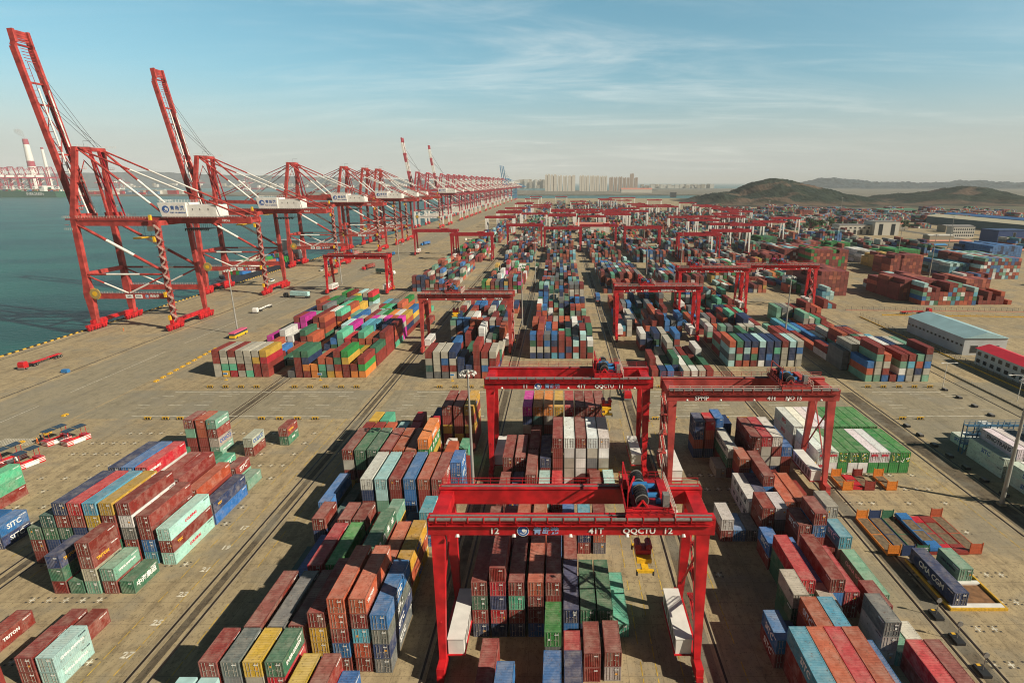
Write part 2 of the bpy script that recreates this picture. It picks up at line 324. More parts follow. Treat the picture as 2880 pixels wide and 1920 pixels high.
def templates(L, blank, W=2.438, H=HC-.02):
    k = (L, blank)
    if k in _tpl: return _tpl[k]
    ln = LEN[L]; w = MB(); P = .13 if L == 20 else .13
    zig((0.05,ln-.08,.14), (0.05,.08,.14), (0,-1,0), (0,0,1), .30, .045, (-1,0,0), M_CP, w, H-.26)
    zig((W-.05,.08,.14), (W-.05,ln-.08,.14), (0,1,0), (0,0,1), .30, .045, (1,0,0), M_CP, w, H-.26)
    zig((W-.08,ln-.05,.14), (.08,ln-.05,.14), (-1,0,0), (0,0,1), .25, .04, (0,1,0), M_CP, w, H-.26)
    if blank: zig((.08,.05,.14), (W-.08,.05,.14), (1,0,0), (0,0,1), .25, .04, (0,-1,0), M_CP, w, H-.26)
    w.box(.06, W-.06, .1, ln-.1, .05, .14, M_CP)
    walls = w.obj('wall_panels').data
    w = MB(); zig((.08,.08,H-.035), (.08,ln-.08,H-.035), (0,1,0), (1,0,0), .42, .024, (0,0,1), M_CP, w, W-.16); roof = w.obj('roof_panel').data
    f = MB()
    for x in (0, W-.13):
        for y in (0, ln-.13): f.box(x, x+.13, y, y+.13, 0, H, M_CP)
        f.box(x+.002, x+.128, .13, ln-.13, H-.1, H-.004, M_CP); f.box(x+.002, x+.128, .13, ln-.13, 0.01, .14, M_CP)
    for y in (.002, ln-.128):
        f.box(.13, W-.13, y, y+.126, H-.11, H-.004, M_CP); f.box(.13, W-.13, y, y+.126, .01, .13, M_CP)
    frame = f.obj('frame').data
    door = bars = None
    if not blank:
        d = MB(); d.box(.14, W/2-.012, .05, .09, .15, H-.13, M_CP)
        for z in (.62, 1.1, 1.6, 2.1): d.box(.2, W/2-.08, .036, .05, z, z+.05, M_CP)
        door = d.obj('door').data
        g = MB()
        for x in (.42, .86):
            g.tube((x,.015,.16), (x,.015,H-.14), .026, M_BAR, 5)
            g.box(x-.07, x+.07, -.004, .03, .2, .3, M_BAR); g.box(x-.07, x+.07, -.004, .03, H-.32, H-.22, M_BAR)
        g.box(.42, .72, -.006, .028, 1.0, 1.05, M_BAR); g.box(.86, 1.1, -.006, .028, 1.12, 1.17, M_BAR)
        bars = g.obj('locking_bar').data
    for o in list(sc.objects):
        if o.data in (walls, roof, frame, door, bars) and o.data is not None: bpy.data.objects.remove(o)
    _tpl[k] = ((walls, roof), frame, door, bars); return _tpl[k]
def child(name, me, parent, loc=(0,0,0), col=None, sx=1):
    o = link(bpy.data.objects.new(name, me)); o.parent = parent; o.location = loc; o.scale = (sx,1,1)
    if col: o.color = (*col, 1)
    return o
# near field, measured from the photograph: (block, row name, length, [(X, Y, colours top to bottom, options)])
# options: B = blank end faces the camera, sN:TEXT/colour = lettering on level N's visible side (0 = top)
NEAR = []
def rows(block, side, data):
    for rn, L, items in data: NEAR.append((block, side, rn, L, items))
rows('left foreground block', 1, [
 ('first', 20, [(-89.7,82.1,'nGr','B s0:TRITON/Y'),(-86.8,82.1,'G','B'),(-83.9,82.1,'rrkg','s1:TRITON/Y'),(-80.8,82.1,'gr','s0:CHINA SHIPPING/W'),(-77.8,82.1,'G','B s0:中海集运/W')]),
 ('second', 40, [(-100.2,90.2,'Grr',''),(-97.3,90.2,'tGnr',''),(-94.5,90.3,'nrGnr',''),(-91.7,90.3,'RrnrG',''),(-88.8,90.3,'lykrn',''),(-85.8,90.3,'yrrGr',''),(-82.6,90.3,'rwerr',''),(-79.3,90.2,'rrbl',''),(-75.8,89.9,'crc','s0:COLIVING/R s2:COLIVING/R s1:TEX/Y')]),
 ('third', 40, [(-94.5,103.7,'nnrGr',''),(-91.7,103.7,'bnrrG',''),(-88.8,103.7,'Rwrgr','s0:HAMBURG/W'),(-85.6,103.7,'rgrn',''),(-82.6,103.7,'rrnw',''),(-79.3,103.5,'orr',''),(-75.7,102.6,'nb','s0:TEX/Y')]),
 ('fourth', 20, [(-93.5,117.5,'GgG',''),(-87.5,120,'Gm',''),(-84,119.5,'mg','s0:SITC/W'),(-79.3,117.4,'rg','s0:SITC/W'),(-76.2,116,'g','')]),
 ('fifth', 20, [(-98.9,133.5,'rgrr',''),(-95.8,133.5,'oorr','B'),(-92.9,133.4,'grkg','s0:CHINA SHIPPING/W s2:COSCO/N s3:CHINA SHIPPING/W'),(-84,133.3,'kr','s0:COSCO/N'),(-77.8,139.7,'rG','s0:TRITON/Y s1:EVER/W')])])
rows('bottom left corner group', 1, [
 ('first', 20, [(-81,56,'rr',''),(-74.2,54.5,'E',''),(-86.6,58.5,'b','')]),
 ('second', 20, [(-77.7,63.2,'rr',''),(-74.7,63.2,'cc','s0:CHINA SHIPPING/W s1:CHINA SHIPPING/W')]),
 ('third', 20, [(-89.4,69.3,'r','s0:TRITON/W'),(-80.6,69.6,'r',''),(-77.2,69.6,'r','')])])
rows('far left edge block', 1, [
 ('first', 20, [(-112.9,94.4,'bn','s0:SITC/W s1:SITC/W'),(-115.9,94.4,'br','')]),
 ('second', 40, [(-127.2,102.8,'mmr',''),(-130.2,102.8,'rmr','')])])
rows('centre left block', 1, [
 ('front', 40, [(-52.1,47.9,'cr',''),(-49.1,47.9,'cr','')]),
 ('first', 20, [(-31.4,57.5,'b',''),(-49.1,60,'rrr',''),(-46.1,60,'eer',''),(-43.1,60,'ykr',''),(-40.1,60,'GRo','s0:EVERGREEN/W'),(-36.9,58,'yr',''),(-34,58,'rR','')]),
 ('second', 40, [(-46.3,66.2,'rkr',''),(-42.9,66.2,'err',''),(-39.9,66.4,'rrr',''),(-36.7,66,'ryyb',''),(-33.5,65.8,'oorbr',''),(-30.4,65.8,'orlor','s0:TRITON/W'),(-27.5,65.6,'bene','s0:SITC/W s1:SITC/W s2:SITC/W s3:SITC/W')]),
 ('third', 40, [(-48.9,79.7,'t',''),(-46,79.7,'bn',''),(-43,79.7,'Rrr',''),(-40,79.9,'EGr',''),(-37.2,79.7,'rr',''),(-34,80.6,'Gror','s0:中海集运/W'),(-31.1,80.2,'oro',''),(-28.3,80.6,'yoy','s0:MSC/N s2:MSC/N')]),
 ('fourth', 20, [(-48.1,93.2,'rne',''),(-45.4,94.6,'en',''),(-43,92.9,'rrn',''),(-40.1,92.9,'rGr',''),(-37.2,93,'oG',''),(-34.5,94.2,'gyr',''),(-31,93.2,'nb',''),(-27.9,95.3,'lbb','s0:SITC/W')]),
 ('fifth', 40, [(-51.3,103,'bt',''),(-48,103.2,'t',''),(-42.1,103.5,'wnrr',''),(-39.1,103.5,'ccgr',''),(-36.1,103.5,'rrrb',''),(-33.1,103.5,'bbbb',''),(-30.1,103.5,'orrr',''),(-27.2,103.5,'rRrr','s0:SITC/W')]),
 ('sixth', 40, [(-50.9,116.6,'rkry',''),(-48,116.6,'GGrr',''),(-45.1,116.6,'Gkrr',''),(-42,116.6,'rrrr',''),(-39.1,116.6,'orrr',''),(-36.2,116.6,'ooor',''),(-33.2,116.9,'OEyor','s0:HAPAG/W s1:中海集运/W')]),
 ('seventh', 20, [(-24.6,110.6,'bbnb','s0:SITC/W s1:SITC/W'),(-24.2,118,'rr',''),(-28.1,120.6,'ory',''),(-29.8,127.5,'wg',''),(-26,127.5,'mm',''),(-52.6,132,'rrr',''),(-49.7,132,'rnr',''),(-46.7,132,'orr',''),(-43.3,132,'crr',''),(-40,132,'Rrn',''),(-34.6,130.2,'Rrkr','')]),
 ('eighth', 20, [(-52.3,138.9,'yrr',''),(-49.3,138.9,'mgr',''),(-45.2,139,'eb',''),(-40.4,139,'RRr','')]),
 ('ninth', 40, [(-35.6,136.2,'nnr',''),(-31.6,136.2,'rryrr',''),(-28.6,136.2,'rrryr',''),(-25.7,136.2,'yryrr','s0:MSC/N s2:MSC/N')])])
rows('block under the front crane', -1, [
 ('front', 40, [(-11.6,54.6,'rr',''),(-8.7,48,'bnr',''),(-2.4,49.8,'bnr',''),(.4,49.8,'nnr','')]),
 ('first', 20, [(-2.4,65.2,'Eer',''),(.4,62.2,'Rr',''),(3.3,64,'rr','B'),(6.3,64.2,'rk','')]),
 ('second', 40, [(-14,72.4,'rGrn',''),(-11.1,72.4,'rRnRn','B'),(-8.2,72.4,'rmrn',''),(-5.2,72.4,'orrb',''),(-2.4,72.4,'rrnr',''),(.4,72.4,'nb',''),(3.1,72.4,'Gn',''),(5.8,72.4,'Gn',''),(8.4,72.3,'m','')]),
 ('third', 40, [(-14,85.4,'rrr',''),(-11.1,85.4,'Rrn',''),(-8.2,85.4,'oonr',''),(-5.2,85.4,'oorb',''),(-2.3,85.6,'bn',''),(.5,84.8,'rr','')]),
 ('fourth', 20, [(.3,97.5,'bw',''),(3.3,93,'lnr',''),(6.3,93,'roe','')]),
 ('fifth', 40, [(-13.9,103.8,'rr',''),(-11,103.8,'nr',''),(-7.9,109.9,'rkr',''),(-5,104.4,'cr',''),(-2.1,104.4,'Rr','')]),
 ('sixth', 20, [(6.6,110.6,'ro',''),(9.7,110.9,'cm','')]),
 ('seventh', 40, [(-13.8,118,'rrr',''),(-10.9,118,'rrn',''),(-7.8,122.7,'rrr',''),(-4.9,117.6,'nrr',''),(-2,117.4,'rrrrr',''),(.7,117.4,'WwkkW',''),(3.4,117.4,'rwwwr',''),(6.1,117.4,'WkerW',''),(8.8,117.4,'WWkyy','')]),
 ('eighth', 40, [(-10.2,136,'pnkrr',''),(-7.4,136,'Otrrr',''),(-4.6,136,'Okrnr',''),(-1.8,136,'yrrrr',''),(1,136,'Rrrrr',''),(3.8,136,'rrrrr',''),(6.5,136,'rrrrn',''),(9.2,136,'rrrrr','')])])
rows('block right of front crane', -1, [
 ('first', 40, [(33.2,54.1,'lrr','s0:SITC/W'),(35.75,54.1,'orr',''),(38.3,54.1,'Rrr',''),(40.9,54.1,'orr',''),(43.5,54.3,'bb',''),(50.9,54.4,'Rr',''),(53.5,54.4,'rr','')]),
 ('second', 20, [(31.9,66.4,'br','s0:SITC/W s1:SITC/W'),(34.5,67,'n',''),(37.4,66.3,'orr','s0:SITC/W'),(40,66.3,'lnr',''),(47.8,67,'ekk',''),(50.4,66.8,'g',''),(53.1,66.9,'w','')]),
 ('third', 20, [(36.6,72.7,'kGG',''),(42.2,72.6,'kb',''),(50.5,73.2,'rr','')]),
 ('fourth', 40, [(39.1,76,'RGG',''),(41.6,78.9,'bn',''),(44.1,76.2,'rbr',''),(46.9,76.4,'Rr',''),(53.6,78.8,'g','s0:CHINA SHIPPING/W')]),
 ('fifth', 20, [(38.8,88.4,'br','s0:SITC/W'),(45,91.1,'rrr','s0:SITC/W s1:SITC/W'),(47.7,91,'rbrr',''),(50.4,91.3,'r',''),(53.1,91.1,'lk','s0:SITC/W')]),
 ('sixth', 20, [(32.3,96.9,'wr',''),(34.9,97,'b',''),(37.5,97,'e',''),(40.2,96.8,'rrr',''),(42.8,96.8,'wer',''),(53.1,97.3,'kke','')]),
 ('seventh', 40, [(39.8,103.2,'ww','s0:中远海运/D s1:中远海运/D'),(42.4,103.2,'nb',''),(47.3,103.2,'oo',''),(50,103.3,'oo','')]),
 ('eighth', 40, [(44.8,109.3,'rbb','s1:CMA CGM/W')]),
 ('ninth', 20, [(42,117.2,'orn',''),(50,115.6,'r',''),(53,110.5,'r',''),(38.1,122.1,'k','')]),
 ('tenth', 40, [(40.7,122.3,'wGr','s0:SINOTRANS/D'),(46.5,123.3,'rrrn',''),(49.1,123.3,'Rkkr',''),(51.7,123.3,'wrkn',''),(54.3,123.4,'bro','')]),
 ('eleventh', 20, [(34.9,132.5,'nnon','B'),(37.7,132.5,'Rorn','B'),(40.5,134.7,'bbnn','B'),(43.4,136.9,'nnr',''),(50.5,138.1,'gr','')])])
xs = [63.9+2.56*k for k in range(9)]
rows('white and green reefer block', -1, [
 ('near', 45, [(x,124.4,c,'R '+('s0:XPO/R s1:XPO/R' if i==0 else '')) for i,(x,c) in enumerate(zip(xs,('WW','WW','EE','EW','EW','WE','WE','EE','EE')))]),
 ('far', 45, [(x,139.6,c,'R '+('s0:XPO/R s1:XPO/R' if i==0 else '')) for i,(x,c) in enumerate(zip(xs,('WW','WW','WW','WW','EE','EE','EE','EE','EE')))])])
rows('right edge platform', -1, [('only', 40, [(66.9,78.6,'n','P s0:CMA CGM/W')]), ('only', 20, [(72,84.7,'g','P s0:CHINA SHIPPING/D')])])
rows('reefer racks at right edge', -1, [
 ('first', 40, [(104.5,96,'ww','s1:SITC/N'),(108.2,108.5,'ww','s0:SITC/N s1:SITC/N'),(110.9,108.5,'ww','')]),
 ('second', 40, [(108.2,121.8,'ww','s0:SITC/N'),(110.9,121.8,'www','s0:SINOTRANS/D'),(113.6,121.8,'wwe',''),(116.3,121.8,'eww',''),(119.2,119,'wwww',''),(121.9,119,'wwww','')]),
 ('third', 20, [(110,137,'w','s0:SITC/N'),(112.7,137,'w',''),(118,138.5,'ww','')])])
ALL = []     # dict per container
for block, side, rn, L, items in NEAR:
    for i, (X, Y, cols, opt) in enumerate(sorted(items)):
        texts = {}
        for o_ in opt.replace('CHINA SHIPPING','CHINA_SHIPPING').replace('CMA CGM','CMA_CGM').split():
            if o_[0] == 's' and ':' in o_: tt, cc = o_[3:].split('/'); texts[int(o_[1])] = (tt.replace('_',' '), cc)
        z0 = .5 if 'P' in opt.split() else 0
        hh = 2.9 if L == 45 else HC
        for lv, c in enumerate(cols):
            n = len(cols)
            ALL.append(dict(x=X, y=Y, z=z0+(n-1-lv)*hh, L=L, c=c, h=hh, lv=lv, n=n, blank=('B' in opt.split()) and not (lv % 2 and len(cols) > 3), block=block, side=side, rn=rn, i=i, ni=len(items), text=texts.get(lv), near=True, reefer='R' in opt.split()))
# ---------------------------------------------------------------- the rest of the yard
rng = random.Random(11)
PW = 'rrrrrrroooooeeeekkkwggGGGmcbbbnnnnlltRyOE'
def blk(X0, nc, Y0, Y1, pitch=2.95, hmax=5, dens=.93, pal=PW, front=None, L=None, fullp=.0, uniform=False, side=1):
    y = Y0; first = True; ph = rng.uniform(0, 6); colh = [rng.uniform(-1,1) for _ in range(nc)]; prev = [None]*nc
    while y < Y1-6:
        l = L or rng.choice((20, 40, 40, 40)); 
        if y+LEN[l] > Y1+1: break
        hb = 2.2+1.6*math.sin(y*.05+ph)+rng.uniform(-.8,1.2)
        for k in range(nc):
            if first and front:
                cols = front[k] if k < len(front) else ''
            else:
                if rng.random() > dens: continue
                h = max(1, min(hmax, round(hb+colh[k]+rng.uniform(-.7,.9)))) if not uniform else hmax-(rng.random()<.12)
                cm = prev[k-1] if k and prev[k-1] and rng.random() < .45 else rng.choice(pal); prev[k] = cm; cols = ''.join(rng.choice(pal) if rng.random() < .6 else cm for _ in range(h))
            for lv, c in enumerate(cols):
                ALL.append(dict(x=X0+k*pitch, y=y, z=(len(cols)-1-lv)*HC, L=l, c=c, h=HC, lv=lv, n=len(cols), near=False, blank=False, side=side))
        y += LEN[l]+(.5 if rng.random() < .8 else 1.8); first = False
LANES = {'AA': (-128.8, 9), 'A': (-98.8, 9), 'M': (-50, 9), 'C': (-13.5, 9), 'D': (28, 9), 'E': (68.5, 9), 'F': (110, 8)}
PA = 'rrrrroooooOygGGEEmcbnnwwwkkeeRpl'
PB = 'rrrrrrrrrroooooobbbnnnneeekkkggGGmlwc'
blk(-129.3, 7, 195.6, 215, front=('rrkk','kkmy','rkmR','kkrk','kkkm','kyrr','yRrr'), pal=PA, hmax=3, L=40)
blk(-129.3, 8, 209, 330, pal=PA, hmax=4, dens=.86)
blk(-101.8, 10, 195, 208, front=('e','Grrr','GnOr','OO','omG','oey','rGrO','Eyrr','rO','rEO'), pal=PA, L=40)
blk(-98.8, 9, 208.5, 318, pal=PA, hmax=4, dens=.95)
blk(-50, 9, 194, 207, front=('rkte','kkke','kbre','nkrk','nne','nr','rrrrr','rkbo','krrb'), pal=PB, L=40)
blk(-50, 9, 208, 330, pal=PB, hmax=4, dens=.9)
blk(-12.8, 9, 217.9, 226, front=('bGkn','rrkn','ebkn','bnrl','rrrb','rnr','crc','crrr','wGr'), pal=PB, L=20)
blk(-12.8, 9, 225.5, 330, pal=PB, hmax=5, dens=.9)
blk(34, 8, 196, 250, pal='kkwwGGeebrrrnn', hmax=3, dens=.8)
blk(28, 10, 252, 330, pal=PB, hmax=5, dens=.92)
blk(66, 10, 208, 330, pal=PB, hmax=4, dens=.88, side=-1)
blk(111, 8, 190.6, 203, front=('bog','rgkkg','okrb','r','rgwb','rlkk','gonk','rebkg'), pal=PB, L=40, side=-1)
blk(108.5, 9, 203.5, 300, pal=PB, hmax=4, dens=.9, side=-1)
for Y0, Y1 in ((354,480),(500,640),(665,800),(825,960),(985,1130),(1160,1300),(1330,1480),(1510,1680),(1710,1900)):
    for k, X0 in enumerate((-98.8,-52,-12.8,28,68.5,109,149)):
        if Y0 > 700 and X0 < -60: continue
        pal = PB if rng.random() < .7 else PA
        blk(X0, 9, Y0+rng.uniform(0,10), Y1-rng.uniform(0,12), pal=pal, hmax=4 if Y0 < 640 else 5, dens=.9, L=None if Y0 < 640 else 40)
for Y0, Y1, X0 in ((800,980,-95),(1010,1200,-95),(1250,1500,-95)): blk(X0, 8, Y0, Y1, L=40, pal=PB)
for k, X0 in enumerate((190,231,272,313,354,395,436,477)):
    for Y0, Y1 in ((540,640),(665,800),(830,960),(990,1140),(1170,1310),(1340,1480)):
        if rng.random() < .85 and X0 > 150+0*Y0 and not (X0 > 360 and 640 < Y0 < 880): blk(X0, 9, Y0+rng.uniform(0,25), Y1-rng.uniform(0,30), pal=PB, hmax=5, dens=.85, L=40, side=-1)
# empties yards at the right, solid walls of boxes
PE = 'rrrrrrrrrrrroooogclbw'
def lot(X0, nc, Y0, nr, h, pal=PE, L=40, c=None):
    for r_ in range(nr):
        for k in range(nc):
            hh = h-(1 if rng.random() < .15 else 0)-(rng.randint(0,2) if k == 0 or r_ == nr-1 else 0)
            for lv in range(max(1,hh)): ALL.append(dict(x=X0+2.5*k, y=Y0+(LEN[L]+.3)*r_, z=(hh-1-lv)*HC, L=L, c=c or rng.choice(pal), h=HC, lv=lv, n=hh, near=False, blank=False, side=-1))
lot(213.5, 13, 322, 1, 5, 'rrrrrooogclbrGw'); lot(207, 9, 334.5, 3, 5, 'rrrrro'); lot(212, 8, 373, 1, 4, 'rrrrc'); lot(248, 8, 323, 1, 3, 'rrro'); lot(243, 8, 336, 2, 5, 'rrroo'); lot(250, 6, 362, 1, 4, 'rrro')
lot(161, 3, 336.5, 1, 3, 'lccl'); lot(163, 8, 350, 4, 6, 'rrrro'); lot(151, 5, 312, 1, 2)
lot(314, 12, 414, 5, 6, 'rrrooggclbw'); lot(298, 6, 424, 4, 4, 'lclbt'); lot(281, 9, 388, 1, 4)
lot(267, 4, 457, 3, 5, 'yyyr'); lot(257, 10, 432, 2, 6, 'rrro'); lot(291, 10, 490, 3, 5, 'E'); lot(270, 6, 500, 4, 4, 'wwk')
lot(200, 12, 445, 3, 7, 'rrrroEE'); lot(186, 10, 470, 4, 6); lot(165, 7, 455, 3, 5); lot(215, 9, 520, 3, 5); lot(240, 8, 560, 3, 5, 'rrroGe'); lot(275, 9, 575, 2, 4, 'E'); lot(215, 8, 610, 3, 5, 'GGE')
lot(345, 6, 335, 4, 5, 'tGrn'); lot(360, 9, 300, 3, 5); lot(400, 12, 520, 4, 5, 'bbbn')
for X0 in (520, 570, 640, 700, 780, 860):
    for Y0 in (1020, 1090, 1160, 1260, 1360): 
        if rng.random() < .8: lot(X0+rng.uniform(0,20), 14, Y0, 3, 5, PB)
for X0 in (300, 350, 410, 470): 
    for Y0 in (900, 960, 1030): lot(X0, 12, Y0+rng.uniform(0,20), 3, 5, PB)
for X0 in range(300, 720, 44):
    for Y0 in (560, 640, 720, 800, 880, 960, 1050, 1140, 1240, 1340, 1450):
        if X0 < 380 and Y0 < 900: continue
        if (360 < X0 < 480 and Y0 < 860) or (480 < X0 < 600 and 620 < Y0 < 770) or (600 < X0 and Y0 < 1030): continue
        if rng.random() < .6: lot(X0+rng.uniform(0,12), rng.randint(8,14), Y0+rng.uniform(0,18), rng.randint(1,3), rng.randint(3,6), rng.choice((PB,PE,PB,'rrrGEk','rrro')))
for X0 in range(700, 1250, 48):
    for Y0 in (1080, 1180, 1290, 1400):
        if rng.random() < .6: lot(X0+rng.uniform(0,12), rng.randint(8,16), Y0+rng.uniform(0,18), rng.randint(1,3), rng.randint(2,5), rng.choice((PB,PE)))
# which boxes show largest: cast one ray per second pixel through the photograph's view
def box_geo(a):
    W = 2.438; l = LEN[a['L']]
    return a['x'], a['x']+W, a['y'], a['y']+l, a['z'], a['z']+a['h']-.02
V = []; F = []
for a in ALL:
    x0,x1,y0,y1,z0,z1 = box_geo(a); k = len(V)
    V += [(x0,y0,z0),(x1,y0,z0),(x1,y1,z0),(x0,y1,z0),(x0,y0,z1),(x1,y0,z1),(x1,y1,z1),(x0,y1,z1)]
    F += [(k,k+1,k+5,k+4),(k+1,k+2,k+6,k+5),(k+3,k,k+4,k+7),(k+4,k+5,k+6,k+7)]
bvh = BVHTree.FromPolygons(V, F)
O = Vector((0,0,CAMZ)); cp, sp = math.cos(PITCH), math.sin(PITCH); hits = {}
fpx = LENS/36*1024; cx = 512-SHX*1024; cy = 341
for py in range(175, 682, 2):
    for px in range(0, 1024, 2):
        vx = (px-cx)/fpx; vy = -(py-cy)/fpx
        d = Vector((vx, cp+vy*sp, -sp+vy*cp)).normalized()
        hit = bvh.ray_cast(O, d, 2500)
        if hit[0] is not None: hits[hit[2]//4] = hits.get(hit[2]//4, 0)+1
order = sorted(hits, key=lambda i: -hits[i])
IND = set(); 
for i in order:
    if ALL[i]['near'] and len(IND) < 298: IND.add(i)
ORD = ['first','second','third','fourth','fifth','sixth','seventh','eighth','ninth','tenth','eleventh','twelfth']
def lvname(a):
    if a['n'] == 1: return 'single'
    if a['lv'] == 0: return 'top'
    if a['lv'] == a['n']-1: return 'bottom'
    return {1: 'second highest', 2: 'third highest', 3: 'fourth highest'}[a['lv']]
TCOL = dict(W=M_WL, N=M_BL, R=M_RL, Y=M_YL, D=M_DL)
C_ST1 = mat('orange_sticker', (.75,.33,.03), .6); C_ST2 = mat('white_sticker', (.75,.75,.72), .6)
M_SPOT1 = mat('fruit_print_yellow', (.7,.55,.05), .6); M_SPOT2 = mat('fruit_print_white', (.75,.78,.7), .6)
def make_container(a):
    kind = 'reefer_container' if a['reefer'] or a['c'] in 'Ww' and a['L'] != 20 else 'shipping_container'
    size = {20: 'short', 40: 'long', 45: 'extra long'}[a['L']]
    blk_ = a['block']
    st = ('stack %s from left' % ORD[a['i']]) if a['ni'] > 1 else 'the only stack'
    if 'corner' in blk_ or 'edge' in blk_ or 'reefer' in blk_: lab = '%s %s container, %s in %s, %s row, %s' % (size, CNAME[a['c']], lvname(a), st.replace(' from left',' from left'), a['rn'], blk_)
    else: lab = '%s %s container, %s of %s, %s row, %s' % (size, CNAME[a['c']], lvname(a), st, a['rn'], blk_)
    lab = lab.replace('single of ', 'single in ')
    words = lab.split()
    if len(words) > 16: lab = lab.replace(size+' ', '', 1)
    if len(lab.split()) > 16: lab = lab.replace(' from left', '')
    if len(lab.split()) > 16: lab = lab.replace('highest', 'up')
    root = empty(kind, (a['x'], a['y'], a['z']), lab, 'container', 'shipping containers stacked in the yard')
    sz = a['h']/HC; root.scale = (1,1,sz)
    wa, fr, dr, ba = templates(a['L'], a['blank']); c = PAL[a['c']]
    rr = random.Random(int(a['x']*31+a['y']*17+a['z']*7)); c = tuple(max(0,min(1,v*rr.uniform(.9,1.1))) for v in c)
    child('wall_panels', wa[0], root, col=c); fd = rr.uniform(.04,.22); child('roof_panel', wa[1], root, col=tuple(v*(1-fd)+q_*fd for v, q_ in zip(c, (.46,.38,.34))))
    if not a['reefer']:
        s0 = 1 if a['side'] > 0 else -1; X_ = 2.438+.012 if s0 > 0 else -.012; L_ = LEN[a['L']]
        text(rr.choice(('CXDU 4417','TCNU 8823','FCIU 2960','GESU 5117')), M_WL if a['c'] not in 'wkc' else M_DL, (X_, L_-1.1 if s0 > 0 else 1.1, 2.15), .3, root, '+x' if s0 > 0 else '-x', name='container_code', bold=.01)
    child('frame', fr, root, col=tuple(min(1,v*.85+.03) for v in c))
    if dr:
        fc = c
        for sx, x in ((1,0),(-1,2.438)):
            d = child('door', dr, root, (x,0,0), fc, sx); child('locking_bar', ba, d)
    ln = LEN[a['L']]; s = a['side']
    if a['text']:
        t, cc = a['text']; w = len(t); size_ = min(1.5, ln*.75/(w*.62)) if all(ord(ch) < 256 for ch in t) else 1.0
        if t in ('TEX','TRITON','COLIVING','HAMBURG','EVER'): size_ = .75
        yy = ln*.5 if t not in ('TEX','TRITON','HAMBURG') else 2.2
        if all(ord(ch) < 256 for ch in t): text(t, TCOL[cc], (2.438+.012 if s > 0 else -.012, yy, 1.35), size_, root, '+x' if s > 0 else '-x', bold=.03)
        else:
            for q, ch in enumerate(t):
                yq = ln*(.2+.6*q/(w-1)); yq = yq if s > 0 else ln-yq
                text(ch, TCOL[cc], (2.438+.012 if s > 0 else -.012, yq, 1.35), 1.25, root, '+x' if s > 0 else '-x', bold=.03)
    if a['L'] == 45 and a['rn'] == 'near':
        if a['c'] == 'W': text('XPO', M_RL, (1.22,-.03,1.75), .85, root, '-y', bold=.04)
        else:
            b = MB(); 
            for q in range(15):
                x = rr.uniform(.25,2.2); z = rr.uniform(.25,2.3); r_ = rr.uniform(.07,.19)
                n = 7; b.add([(x,-.03,z)]+[(x+r_*math.cos(6.283*j/n),-.03,z+r_*math.sin(6.283*j/n)) for j in range(n)], [(0,j+1,(j+1)%n+1) for j in range(n)], M_SPOT1 if rr.random() < .55 else M_SPOT2)
            b.obj('fruit_print', root)
    elif a['L'] != 45:
        if dr and rr.random() < .5:
            b = MB(); xq = rr.choice((.55,1.6,1.9)); zq = rr.uniform(.9,1.6); b.box(xq, xq+.3, .02, .034, zq, zq+.3, rr.choice((C_ST1, C_ST2))); b.obj('placard', root)
        text(rr.choice(['22G1','45G1','42G1']), M_WL, (1.75,-.014,2.05), .28, root, '-y', name='size_code', bold=.01)
    return root
for i in sorted(IND): make_container(ALL[i])
